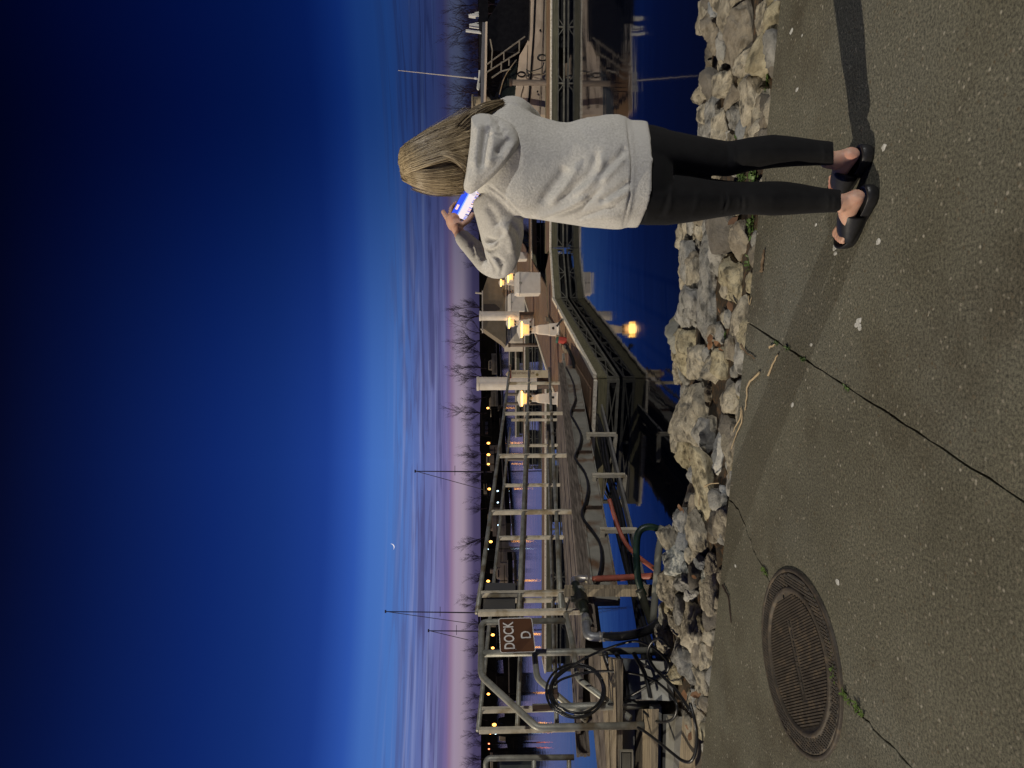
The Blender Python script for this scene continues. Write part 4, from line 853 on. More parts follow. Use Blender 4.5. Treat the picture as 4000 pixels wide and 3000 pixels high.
# ------------------------------------------------------------------ cruiser on the right
zc = lambda X, Y: (1750 + X / 3.16, Y / 3.16)
def cruiser():
    d = 20.9; bm_ = 3.3; t = thing('cabin_cruiser', P(2130, 200, d), 'beige hulled cabin cruiser with black canvas enclosure moored behind the standing person', 'boat', 'boats moored at the docks')
    hullm = mat('beige_gelcoat', (.60, .46, .315), (.68, .53, .37), 1.5, .35, 0, .04, 10, c3=(.54, .41, .28), s3=2); blk = mat('black_canvas', (.005, .005, .007), (.010, .010, .012), 8, .9, spec=.1)
    dark = mat('dark_cabin_glass', (.006, .010, .008), (.014, .02, .016), 3, .12, spec=.6)
    top = [(1012, -700), (1010, 0), (1005, 350), (990, 490), (940, 590), (880, 690), (862, 860), (850, 960), (830, 1200), (822, 1400), (826, 1900), (850, 2500)]
    rings = []
    for (X, Y) in top:
        x, y = zc(X, Y); a = P(x, y, d); zt = a.z; f = 1 if Y < 1400 else 1 - ((Y - 1400) / 1100) ** 2 * .85; h = bm_ / 2 * f; cy = d + bm_ / 2; flare = .12 + .5 * (1 - f); rk = 1.3 * (1 - f)
        rings.append([Vector((a.x, cy - h, zt)), Vector((a.x, cy - h * .985, zt - .35)), Vector((a.x + .02 + rk * .6, cy - h * (.97 - flare * .5), WZ + .25)), Vector((a.x + .03 + rk, cy - h * (.85 - flare), WZ - .35)), Vector((a.x + .03 + rk, cy + h * (.85 - flare), WZ - .35)), Vector((a.x + .02 + rk * .6, cy + h * (.97 - flare * .5), WZ + .25)), Vector((a.x, cy + h * .985, zt - .35)), Vector((a.x, cy + h, zt))])
    m = MB(); m.loft(rings); m.build('hull', hullm, t)
    def stripe(pts, w, mt, name, off=.02):
        m = MB(); q = [P(*zc(X, Y), d - off) for X, Y in pts]
        for a, b in zip(q, q[1:]): m.bar(a, b, .02, w)
        m.build(name, mt, t)
    stripe([(1078, -300), (1075, 0), (1060, 400), (1035, 750), (1018, 1000), (995, 1320)], .055, blk, 'black_stripe')
    stripe([(1182, -300), (1180, 0), (1172, 400), (1155, 800), (1140, 1130), (1120, 1450)], .016, mat('dark_hull_line', (.05, .035, .025)), 'hull_line')  # thin dark brown line along the hull side
    stripe([(1012, 0), (1006, 350), (996, 500)], .03, mat('rub_rail', (.03, .025, .02)), 'rub_rail'); stripe([(985, 560), (975, 800), (965, 960)], .014, mat('dark_hull_line', (.05, .035, .025)), 'hull_line'); stripe([(935, 1060), (905, 1160), (890, 1320)], .018, blk, 'rope')
    for X, Y in ((1140, 375), (1105, 1132)):
        m = MB(); c = P(*zc(X, Y), d); m.tube([c, c + Vector((0, -.02, 0))], .03, 10); m.build('through_hull_fitting', blk, t)
    m = MB(); c = P(*zc(908, 915), d - .015); m.tube([c + Vector((math.cos(w * .3142) * .055, 0, math.sin(w * .3142) * .085)) * 1.3 for w in range(21)], .02, 6); m.build('porthole', blk, t)
    m = MB(); m.pprism([zc(990, -500), zc(1002, -10), zc(1000, 350), zc(990, 480), zc(832, 640), zc(505, 620), zc(478, 285), zc(510, 210), zc(640, 0), zc(700, -500)], d + .15, bm_ - .3); m.build('canvas_enclosure', blk, t)
    m = MB(); m.pprism([zc(372, -500), zc(380, 270), zc(495, 275), zc(497, -500)], d + .3, bm_ - .6); m.build('bimini_top', blk, t)
    m = MB(); m.pprism([zc(437, 1335), zc(448, 1000), zc(462, 270), zc(486, 265), zc(478, 900), zc(462, 1335)], d + .1, bm_ - .3); m.build('hardtop_edge', hullm, t)
    m = MB(); m.pprism([zc(405, 1290), zc(402, 900), zc(425, 275), zc(460, 275), zc(446, 1000), zc(436, 1335)], d + .25, bm_ - .5); m.build('hardtop', mat('grey_hardtop', (.05, .05, .06), (.07, .07, .085), 3, .4), t)
    for dd_ in (.5, bm_ - .5): m = MB(); m.pprism([zc(868, 640), zc(700, 900), zc(640, 1160), zc(640, 1400), zc(824, 1400), zc(838, 960)], d + dd_, .03); m.build('cabin_glass', dark, t)
    for y_ in (d + .45, d + bm_ - .55):
        m = MB()
        q = [P(*zc(X, Y), y_) for X, Y in ((868, 640), (700, 900), (625, 1140), (585, 1235))]
        for a, b in zip(q, q[1:]): m.bar(a, b, .05, .085)
        m.build('window_frame', blk, t)
    m = MB(); q = [P(*zc(X, Y), d + .45) for X, Y in ((470, 1120), (560, 1240), (640, 1330))]
    for a, b in zip(q, q[1:]): m.bar(a, b, .05, .10)
    for X0, X1, Y in ((470, 850, 1110), (486, 800, 1060), (500, 820, 1005)): m.bar(P(*zc(X0, Y), d + .6), P(*zc(X1, Y), d + .6), .02, .02)
    m.build('window_strut', blk, t)
    m = MB(); q = [P(*zc(X, Y), d + .40) for X, Y in ((845, 735), (700, 945), (635, 1165))]; m.tube(spline(q, 5), .017, 6); m.build('chrome_rail', steel, t)
    m = MB(); q = lambda X, Y: P(*zc(X, Y), d - .02)
    for a, b in (((472, 800), (950, 450)), ((472, 895), (880, 640)), ((690, 645), (690, 745)), ((882, 500), (880, 635)), ((755, 735), (752, 810)), ((660, 765), (655, 890)), ((522, 485), (548, 620)), ((548, 620), (535, 850)), ((655, 880), (540, 960)), ((655, 880), (770, 850))): m.tube([q(*a), q(*b)], .022, 6)
    m.build('boarding_rail', mat('weathered_rail', (.20, .17, .13), (.30, .26, .2), 8, .45), t)
    wl = mat('white_fitting', (.50, .49, .44), (.62, .6, .55), 6, .4)
    for (X, Y0, Y1, Xe) in ((255, 165, 195, 430), (330, 140, 170, 440), (262, 285, 318, 410), (330, 272, 300, 410)):
        m = MB(); m.pprism([zc(X, (Y0 + Y1) / 2 - 6), zc(X, (Y0 + Y1) / 2 + 6), zc(X + 60, Y1), zc(Xe, Y1 + 12), zc(Xe, Y0 - 4), zc(X + 60, Y0)], d + .8, .16); m.build('horn', wl, t)
    m = MB(); m.pprism([zc(218, 360), zc(218, 382), zc(410, 408), zc(410, 385)], d + .8, .07); m.build('light_bar', wl, t)
    m = MB(); m.bar(P(*zc(430, 150), d + .85), P(*zc(440, 420), d + .85), .1, .1); m.build('fitting_base', mat('grey_hardtop', (.05, .05, .06)), t)
    m = MB(); m.tube([P(1868, 308, d + .8), P(1840, 305, d + .8), P(1555, 275, d + .8)], [.022, .02, .009], 6); m.build('antenna', mat('pale_antenna', (.42, .36, .3), (.5, .45, .4)), t)
    m = MB(); m.tube([P(1853, 305, d + .8), P(1862, 307, d + .8)], .035, 8); m.build('antenna_mount', wl, t)
    m = MB(); m.tube(spline([P(*zc(X, Y), d + .3) for X, Y in ((390, 870), (385, 950), (372, 1040), (365, 1090), (378, 1100), (385, 1030))], 4), .03, 6); m.build('cleat_rope', wl, t)
    c = P(*zc(1180, 712), d - .5)
    cr = thing('mooring_rope', c, 'black mooring rope coiled on the dock and led up to the cruiser bow cleat', 'rope')
    m = MB(); m.tube([c + Vector((math.cos(i * .4) * .09, 0, math.sin(i * .4) * .14 + .002 * i)) for i in range(34)], .018, 6); m.build('coil', rubber, cr, smooth=True)
    cable('line', [zc(1185, 770), zc(1160, 830), zc(1090, 862), zc(1010, 880), zc(968, 860)], .016, rubber, '', '', lambda x, y: P(x, y, d - .08), 5, cr, 6); cable('line', [zc(1010, 880), zc(1060, 900), zc(1185, 915)], .010, mat('tan_rope', (.2, .16, .1)), '', '', lambda x, y: P(x, y, d - .08), 5, cr, 6)
    cable('line', [zc(970, 850), zc(985, 900), zc(1000, 940), zc(965, 930)], .022, rubber, '', '', lambda x, y: P(x, y, d - .08), 5, cr, 6)
cruiser()
# ------------------------------------------------------------------ canvas covered boat beyond the dock boxes
def covered():
    d = 39; t = thing('covered_boat', P(2000, 1200, d), 'houseboat under a big tan canvas cover with a dark window flap, beyond the dock boxes', 'boat', 'boats moored at the docks')
    cv = mat('tan_canvas', (.17, .135, .085), (.22, .175, .115), 3, .85, 0, .3, 14); wh = mat('white_gelcoat_far', (.42, .37, .29), (.5, .44, .35), 3, .4)
    m = MB(); m.pprism([(1885, 1138), (1903, 1085), (1930, 1050), (1968, 1010), (1976, 1010), (1976, 1352), (1962, 1335), (1888, 1283), (1885, 1280)], d, 3.2); m.build('canvas_cover', cv, t)
    m = MB(); m.pprism([(1889, 1187), (1889, 1213), (1935, 1214), (1951, 1211), (1953, 1204), (1938, 1190), (1930, 1187)], d - .03, .02); m.build('window_flap', mat('dark_window_flap', (.028, .018, .014), (.035, .024, .018)), t)
    m = MB(); m.pprism([(1882, 1135), (1882, 1284), (1887, 1284), (1887, 1135)], d - .05, 3.3); m.build('ridge_pole', wh, t)
    m = MB(); m.tube([P(1883, 1146, d), P(1857, 1143, d)], .05, 6); m.tube([P(1884, 1284, d), P(1888, 1288, d), P(1884, 1290, d), P(1878, 1284, d)], .04, 6); m.build('pole_end', wh, t)
    rings = []
    for y, f in ((1000, 1), (1150, 1), (1260, .95), (1330, .6), (1368, .08)):
        a = P(1976, y, d).x; h = 1.65 * f; rings.append([(a, d + 1.6 - h, P(1974, y, d).z), (a, d + 1.6 - h, P(2008, y, d).z), (a, d + 1.6 - h * .7, WZ - .3), (a, d + 1.6 + h * .7, WZ - .3), (a, d + 1.6 + h, P(1974, y, d).z)])
    m = MB(); m.loft(rings); m.build('hull', wh, t)
    for x in (1979, 1990): m = MB(); m.prect(x, x + 3, 1010, 1310, d - .06, .04); m.build('hull_line', blackm, t)
covered()
# ------------------------------------------------------------------ far marina: boats, docks, lamps
fw = mat('far_boat_tan', (.22, .175, .12), (.34, .28, .20), 1.2, .6, 0, 0, spec=.15); fd = mat('far_boat_dark', (.006, .005, .005), (.016, .013, .011), 1, .9, spec=.05); fwin = mat('far_boat_window', (.008, .008, .01), None, 1, .2); fbeige = mat('far_beige_hull', (.25, .19, .135), (.34, .27, .2), .8, .6, spec=.15)
def farboat(y0, y1, wl, d, hull, cab, label, flip=1, cabs=(), mt=fw, windows=0, name='moored_boat'):
    """hull spans pixels y0..y1, waterline pixel wl, hull top pixel `hull`, cabin top pixel `cab`"""
    t = thing(name, P(wl, (y0 + y1) / 2, d), label, 'boat', 'boats moored across the basin'); w = abs(P(wl, y1, d).x - P(wl, y0, d).x); bmw = w * .3
    xl, xr = P(wl, y1, d).x, P(wl, y0, d).x; zt = P(hull, y0, d).z; rings = []
    for i in range(9):
        f = i / 8 if flip > 0 else 1 - i / 8; wd = bmw / 2 * (1 if f < .5 else math.sqrt(max(.003, 1 - ((f - .5) / .5) ** 2))); x = xl + (xr - xl) * i / 8; rise = .35 * max(0, f - .4) ** 2
        rings.append([(x, d + bmw / 2 - wd, zt + rise), (x, d + bmw / 2 - wd * .82, WZ - .2), (x, d + bmw / 2 + wd * .82, WZ - .2), (x, d + bmw / 2 + wd, zt + rise)])
    m = MB(); m.loft(rings); m.build('hull', mt, t)
    m = MB(); m.prect((hull + wl) / 2 - 1.2, (hull + wl) / 2 + 1.2, y0 + 6, y1 - 6, d - .03, .04); m.build('stripe', fd, t)
    ln = y1 - y0
    if cab:
        c0, c1 = y0 + ln * (.28 if flip > 0 else .18), y0 + ln * (.82 if flip > 0 else .72)
        m = MB(); m.pprism([(hull + 2, c0), (cab + 4, c0 + ln * .05), (cab, c0 + ln * .1), (cab, c1 - ln * .04), (hull + 2, c1)], d + bmw * .2, bmw * .6); m.build('cabin', mt, t, bevel=.05)
        for i in range(windows):
            a = c0 + ln * .12 + i * (c1 - c0 - ln * .18) / max(1, windows); m = MB(); m.prect(cab + (hull - cab) * .3, cab + (hull - cab) * .62, a, a + (c1 - c0) / windows * .55, d + bmw * .2 - .04, .05); m.build('window', fwin, t)
    for (x0, x1, a, b, mm) in cabs: m = MB(); m.prect(x0, x1, a, b, d + bmw * .25, bmw * .5); m.build('upperworks', mm, t, bevel=.04)
    return t
farboat(1380, 1462, 1946, 112, 1922, 1908, 'long pale boat across the basin, just past the white piling towards the elbow', 1, [(1893, 1910, 1400, 1440, fd)], fw, 3)
farboat(1528, 1632, 1942, 118, 1918, 1911, 'long low pale hull across the basin between gangway rail and piling', -1, [(1898, 1914, 1540, 1600, fd)], fw, 0)
farboat(1588, 1735, 1944, 108, 1920, 1884, 'big dark houseboat across the basin with curved roof', 1, [(1880, 1890, 1610, 1700, fd)], fd, 3)
farboat(1740, 1840, 1948, 104, 1915, 1900, 'pale boat with row of dark portholes across the basin', 1, [], fw, 4)
farboat(1850, 1990, 1952, 98, 1930, 1902, 'dark cluttered boat across the basin beneath the diagonal mast stay', -1, [(1890, 1905, 1890, 1930, fw)], fd, 2)
farboat(1985, 2095, 1958, 92, 1925, 1912, 'tan boat across the basin beside the string of white lights', 1, [(1905, 1914, 2010, 2060, fbeige)], fbeige, 2)
farboat(2095, 2215, 1972, 80, 1942, 1936, 'beige open hull across the basin with a dark sail cover', 1, [(1905, 1938, 2140, 2190, fd)], fbeige, 0)
farboat(2200, 2290, 1985, 72, 1955, 1940, 'beige hull with stern steps across the basin next to the sign backs', -1, [(1915, 1945, 2225, 2240, fbeige)], fbeige, 1)
farboat(2405, 2540, 2005, 60, 1965, 1940, 'dark boat behind the DOCK sign', 1, [(1905, 1938, 2440, 2450, fw)], fd, 1)
farboat(2560, 2740, 2016, 54, 1968, 0, 'dark hull framed by the bent handrail with a pale boom across it', 1, [(1938, 1968, 2640, 2720, fd)], fd, 0)
farboat(2770, 2905, 2020, 52, 1974, 1944, 'boat with a beige box cabin near the photo bottom', 1, [(1950, 1977, 2820, 2895, fbeige)], fd, 1)
farboat(2890, 3040, 2026, 50, 1985, 1925, 'dark boat cut by the bottom edge of the photo behind the panelled railing', 1, [(1915, 1930, 2950, 3000, fw)], fd, 2)
for i, (a, b, wv, l) in enumerate((((-30, 52), (-14, 56), (.3, 1.4), 'dark distant dock behind the bent handrail'), ((-13, 60), (-4, 82), (1.2, -.4), 'dark distant dock with string lights across the basin'), ((-3.5, 92), (16, 118), (.8, -.6), 'dark distant dock below the far boats in mid photo'))):
    a = Vector((a[0], a[1], 0)); b_ = Vector((b[0], b[1], 0)); t = thing('distant_dock', a + Vector((0, 0, ZD)), l, 'dock', 'distant docks across the basin'); wv = Vector((wv[0], wv[1], 0))
    m = MB(); m.prism([q + Vector((0, 0, ZD + .05)) for q in (a, b_, b_ + wv, a + wv)], (0, 0, -.4)); m.build('deck', fd, t); m = MB(); m.bar(a + Vector((0, -.05, ZD + .06)), b_ + Vector((0, -.05, ZD + .06)), .06, .07); m.build('edge', fbeige, t)
def farlamp(x, y, d, r, col, st, label, cat='dock lamp', name='dock_lamp', grp='glowing lamps across the basin'):
    c = P(x, y, d); t = thing(name, Vector((c.x, c.y, ZD)), label, cat, grp); m = MB(); m.ball(c, (r * .8, r * .8, r * 1.15), 10, 6); m.build('bulb', emis('lamp_%s' % name + str(st), col, st), t, smooth=True)
    m = MB(); m.tube([Vector((c.x, c.y, WZ - .2)), c - Vector((0, 0, r))], .05, 5); m.build('post', fd, t); m = MB(); m.tube([c + Vector((0, 0, r * 1.1)), c + Vector((0, 0, r * 1.5))], r * 1.2, 8); m.build('hood', fd, t)
OR = (1, .42, .08)
for (x, y, d, s, l) in [(1906, 1594, 100, 1, 'tiny orange lamp by the near white piling across the basin'), (1908, 1731, 100, 1.2, 'first of three orange lamps in a row across the basin'), (1908, 1776, 98, 1.25, 'middle of three orange lamps in a row across the basin'), (1908, 1813, 96, 1.0, 'last of three orange lamps in a row across the basin'), (1911, 1910, 90, 1.2, 'orange lamp beneath the diagonal mast stay'), (1917, 2116, 76, 1.3, 'orange lamp halfway along the gangway rail, beside the dark sail cover'), (1907, 2270, 68, 1.3, 'orange lamp just beside the grey sign backs'),
    (1925, 2480, 56, 1.35, 'orange lamp directly beside the DOCK sign, first of a pair'), (1925, 2531, 55, 1.2, 'orange lamp directly beside the DOCK sign, second of a pair'), (1908, 2711, 53, 1.2, 'orange lamp inside the bent handrail'), (1931, 2831, 50, 1.6, 'largest orange lamp, near the end post of the far railing'), (1915, 2865, 50, .9, 'small yellow lamp just past the far railing end post')]: farlamp(x, y, d, .10 * s * d / 60, OR, 5.0, l)
for (x, y, d, l) in [(1944, 1918, 84, 'white light of the light string, first from the photo top'), (1945, 1963, 82, 'white light of the light string, second from the photo top'), (1946, 2004, 80, 'white light of the light string, third from the photo top'), (1947, 2051, 78, 'white light of the light string, fourth from the photo top'), (1936, 2866, 52, 'small white light below the yellow lamp'), (1905, 2145, 80, 'small white light behind the top gangway rail')]: farlamp(x, y, d, .075 * d / 60, (.62, .85, 1), 3.5, l, 'string light', 'white_light', 'white lights across the basin')
for (x, y, l) in [(1910, 2905, 'red light, the upper of two near the photo bottom'), (1910, 2926, 'red light, the lower of two near the photo bottom')]: farlamp(x, y, 52, .06, (1, .22, .10), 4.0, l, 'red light', 'red_light', 'red lights across the basin')
m = MB(); m.tube(spline([P(1940, 1890, 84), P(1945, 1918, 84), P(1946, 1963, 82), P(1946, 2004, 80), P(1947, 2051, 78), P(1944, 2072, 77)], 5), .03, 5); tag(m.build('light_string_wire', fd, None, P(1945, 1963, 82)), 'thin dark wire carrying the white string lights', 'wire')
for (x, y, l) in ((2016, 1980, 'orange'), (2010, 1900, '')): pass
def sailboat(y, xt, xb, d, label, stay=None, boom=None, y2=None):
    t = thing('sailboat', P(xb + 40, y, d), label, 'sailboat', 'sailboats across the basin'); mm = mat('dark_mast', (.05, .04, .045), (.07, .055, .06), 2, .5); w = d / 75
    m = MB(); m.tube([P(xb + 50, y + 2, d), P(xt, (y2 or y), d)], [.075 * w, .05 * w], 6); m.build('mast', mm, t); m = MB(); m.bar(P(xt, (y2 or y) - 6, d), P(xt, (y2 or y) + 5, d), .08 * w, .16 * w); m.build('masthead', mm, t)
    xs = xt + (xb - xt) * .62; m = MB(); m.bar(P(xs, y - 22, d), P(xs, y + 16, d), .05 * w, .05 * w); m.build('spreader', mm, t)
    if stay: m = MB(); m.tube([P(xt + 4, (y2 or y), d), P(*stay, d)], .035 * w, 5); m.build('stay', mm, t)
    xl, xr = P(xb + 60, y + 110, d).x, P(xb + 60, y - 70, d).x; rings = []
    for i in range(7): f = i / 6; wd = .05 + 1.1 * math.sin(math.pi * min(1, f * .8 + .12)); x = xl + (xr - xl) * f; rings.append([(x, d - wd, WZ + 1.0), (x, d - wd * .6, WZ - .2), (x, d + wd * .6, WZ - .2), (x, d + wd, WZ + 1.0)])
    m = MB(); m.loft(rings); m.build('hull', fd, t); m = MB(); m.bar(P(xb + 20, y, d), P(xb + 24, y + 75, d), .2 * w, .2 * w); m.build('boom', fd, t)
sailboat(1841, 1622, 1872, 96, 'sailboat mast with a long diagonal stay, halfway along the gangway', (1886, 1912))
sailboat(2392, 1506, 1850, 74, 'tallest bare sailboat mast, beside the grey sign backs', (1870, 2440), None, 2389)
sailboat(2464, 1674, 1850, 82, 'shorter slim sailboat mast beside the DOCK sign', (1830, 2500))
# ------------------------------------------------------------------ bare trees on the far shore
barkm = mat('dark_bare_branches', (.020, .013, .017), (.034, .022, .026), 2, .95, spec=.05)
def tree_proto(seed, lean=0.0, bushy=1.0):
    rs = random.Random(seed); tr = MB(); cr = MB()
    def grow(mb_, p, dr, L, r, depth):
        n = 3; pts = [p]; q = p.copy(); d_ = dr.copy()
        for i in range(n):
            d_ = (d_ + Vector((rs.gauss(0, .13), rs.gauss(0, .13), rs.gauss(.05, .08)))).normalized(); q = q + d_ * L / n; pts.append(q.copy())
        mb_.tube(pts, [r, r * .85, r * .7, r * .55], 4 if depth > 1 else 6, cap=False)
        if depth >= 5: return
        k = rs.randint(2, 3) + (1 if depth < 2 else 0)
        for i in range(int(k * bushy + .5)):
            f = rs.uniform(.35, 1.0); b_ = pts[min(3, int(f * 3) + (0 if f < 1 else 0))]; ax = Vector((rs.gauss(0, 1), rs.gauss(0, 1), rs.gauss(.25, .4))).normalized()
            nd = (d_ * rs.uniform(.7, 1.1) + ax * rs.uniform(.55, .95)).normalized(); grow(cr, b_, nd, L * rs.uniform(.5, .74), max(.008, r * .5), depth + 1)
        grow(cr, pts[-1], (d_ + Vector((rs.gauss(0, .2), rs.gauss(0, .2), .1))).normalized(), L * rs.uniform(.6, .8), max(.008, r * .55), depth + 1)
    grow(tr, Vector((0, 0, 0)), Vector((lean, 0, 1)).normalized(), 2.6, .11, 0)
    return tr, cr
def tree_meshes(seed, lean, bushy):
    tr, cr = tree_proto(seed, lean, bushy); out = []; h = max(v[2] for v in cr.v)
    for q, nm in ((tr, 'trunk'), (cr, 'crown')):
        me = bpy.data.meshes.new(nm); me.from_pydata([(a[0] / h, a[1] / h, a[2] / h) for a in q.v], [], q.f); me.materials.append(barkm); out.append(me)
    return out
TP = [tree_meshes(21, 0, 1.0), tree_meshes(22, .1, 1.0), tree_meshes(23, -.1, 1.0), tree_meshes(24, .02, .8), tree_meshes(25, -.03, 1.0), tree_meshes(26, .45, .8)]
TL = [(15, 1700, 80), (48, 1745, 95), (95, 1690, 80), (140, 1760, 110), (190, 1735, 90), (238, 1720, 88), (275, 1750, 100), (338, 1722, 90), (392, 1705, 85), (436, 1715, 92), (470, 1760, 110), (810, 1790, 130), (860, 1800, 140), (910, 1790, 140), (985, 1790, 150), (1040, 1800, 150), (1205, 1718, 150), (1232, 1735, 152), (1300, 1738, 148), (1325, 1722, 150), (1382, 1750, 150), (1440, 1740, 150), (1470, 1726, 148), (1520, 1800, 155), (1550, 1785, 155), (1612, 1708, 150), (1662, 1795, 155), (1700, 1805, 155), (1735, 1778, 150), (1768, 1766, 150), (1812, 1795, 155), (1850, 1790, 158), (1880, 1798, 158), (1935, 1800, 155), (1985, 1810, 160), (2095, 1758, 150), (2105, 1800, 156), (2180, 1792, 156), (2235, 1798, 156), (2262, 1815, 160), (2330, 1772, 150), (2362, 1778, 150), (2440, 1800, 156), (2482, 1812, 160), (2545, 1796, 156), (2632, 1795, 156), (2672, 1812, 160), (2722, 1800, 156), (2770, 1792, 155), (2815, 1798, 158), (2862, 1788, 152), (2905, 1800, 156), (2960, 1790, 155), (2990, 1805, 160)]
prev = None
for i, (y, xt, d) in enumerate(TL):
    b_ = P(1889 - (8 if y < 600 else 0), y, d); b_.z = 1.0 if d > 120 else -.6; top = P(xt, y, d).z; k = (5 if y == 2095 else i % 5)
    grp = 'bare trees along the far shore'
    lab = f"bare leafless tree on the far shore, {ordn[i] if i < 28 else ordn[len(TL)-1-i]} in the row from the photo's {'top' if i < 28 else 'bottom'}"
    if y == 1612: lab = 'tallest bare tree of the far shore in mid photo, near the white piling'
    if y == 2095: lab = 'leaning bare tree on the far shore, below the crescent moon'
    t = thing('bare_tree', b_, lab, 'tree', grp); s = top - b_.z; t.scale = (s * .85, s * .85, s); t.rotation_euler.z = (i * 2.4) % 6.28 if k != 5 else math.pi
    for me in TP[k]: o = bpy.data.objects.new(me.name, me); COL.objects.link(o); o.parent = t
# ------------------------------------------------------------------ moon: a real lune of a sphere, lit side down to the set sun
def moon():
    c = P(1528, 2137, 900); r = 12.5 * 900 / F; m = MB(); n = 26; k = 8; view = (CAM - c).normalized(); sd_ = (P(1545, 2128, 900) - c).normalized(); up_ = view.cross(sd_).normalized(); sd_ = up_.cross(view)
    vs = []
    for i in range(n + 1):
        ph = math.pi * i / n
        for j in range(k + 1):
            th = math.radians(38) + math.radians(62) * j / k; th = math.radians(50 + 50 * j / k)
            vs.append(c + up_ * math.cos(ph) * r + (sd_ * math.sin(th) + view * math.cos(th)) * math.sin(ph) * r)
    m.add(vs, [(i * (k + 1) + j, (i + 1) * (k + 1) + j, (i + 1) * (k + 1) + j + 1, i * (k + 1) + j + 1) for i in range(n) for j in range(k)])
    tag(m.build('moon', emis('moonlight', (1, .93, .86), 1.0), None, c, smooth=True), 'thin white crescent moon in the blue evening sky', 'moon')
moon()
# ------------------------------------------------------------------ the person
D0 = 2.5
def Q(x, y, dd=0.0): return P(x, y, D0 + dd)
def ringpx(v, y0, y1, t, dc=0.0, n=32, e=2.25, vf=None):
    out = []; yc, hw = (y0 + y1) / 2, (y1 - y0) / 2
    for k in range(n):
        w = 2 * math.pi * k / n; c, s = math.cos(w), math.sin(w)
        a = abs(c) ** (2 / e) * (1 if c > 0 else -1); b = abs(s) ** (2 / e) * (1 if s > 0 else -1)
        yy = yc + hw * a; vv = vf(yy) if vf else v
        out.append(Q(vv, yy, dc + t * b))
    return out
def remesh(mb, name, mats, parent, voxel, smooth_it=6, disp=None, sub=False, smooth_f=.5):
    me = bpy.data.meshes.new('tmp'); me.from_pydata(mb.v, [], mb.f)
    import bmesh
    bm = bmesh.new(); bm.from_mesh(me); bmesh.ops.recalc_face_normals(bm, faces=bm.faces); bm.to_mesh(me); bm.free()
    o = bpy.data.objects.new('tmp', me); COL.objects.link(o)
    r = o.modifiers.new('r', 'REMESH'); r.mode = 'VOXEL'; r.voxel_size = voxel
    s = o.modifiers.new('s', 'SMOOTH'); s.iterations = smooth_it; s.factor = smooth_f
    bpy.context.view_layer.update()
    nm = bpy.data.meshes.new_from_object(o.evaluated_get(bpy.context.evaluated_depsgraph_get()))
    bpy.data.objects.remove(o); bpy.data.meshes.remove(me)
    if disp:
        n = len(nm.vertices); V = np.empty(n * 3); nm.vertices.foreach_get('co', V); V = V.reshape(-1, 3)
        Nn = np.empty(n * 3); nm.vertices.foreach_get('normal', Nn); Nn = Nn.reshape(-1, 3)
        V = V + Nn * disp(V, Nn)[:, None]; nm.vertices.foreach_set('co', V.ravel())
    org = ORG[parent.name]; nm.transform(__import__('mathutils').Matrix.Translation(-org))
    nm.name = name; nm.materials.clear()
    for m in (mats if isinstance(mats, (list, tuple)) else [mats]): nm.materials.append(m)
    nm.polygons.foreach_set('use_smooth', [True] * len(nm.polygons)); nm.update()
    ob = bpy.data.objects.new(name, nm); COL.objects.link(ob); ob.parent = parent; ORG[ob.name] = org
    return ob
def foldfield(folds):
    def f(V, Nn):
        x, y = projn(V); out = np.zeros(len(V)); back = np.clip(-Nn[:, 1] * 2 + .35, 0, 1)
        for pts, w, a in folds:
            sp = spline([Vector((p[0], p[1], 0)) for p in pts], 6); A = np.array([[q.x, q.y] for q in sp]); best = np.full(len(V), 1e9); tt = np.zeros(len(V)); m = len(A) - 1
            for i in range(m):
                d = A[i + 1] - A[i]; L2 = (d ** 2).sum() + 1e-9; t = np.clip(((x - A[i, 0]) * d[0] + (y - A[i, 1]) * d[1]) / L2, 0, 1)
                ds = np.hypot(x - A[i, 0] - t * d[0], y - A[i, 1] - t * d[1]); k = ds < best; best = np.where(k, ds, best); tt = np.where(k, (i + t) / m, tt)
            taper = np.clip(np.minimum(tt, 1 - tt) * 5 + .15, 0, 1); out += a * np.exp(-(best / w) ** 2) * taper * back
        return out
    return f
person = thing('person', Vector((.70, 2.5, 0)), 'person seen from behind in grey hoodie, black leggings and black slides, photographing with a phone', 'person')
skin = mat('warm_skin', (.52, .30, .21), (.60, .37, .27), 14, .5, 0, .06, 60, spec=.35, c3=(.52, .25, .18), s3=9)
skin.node_tree.nodes['Principled BSDF'].inputs['Subsurface Weight'].default_value = .12
skin.node_tree.nodes['Principled BSDF'].inputs['Subsurface Radius'].default_value = (.012, .005, .003)
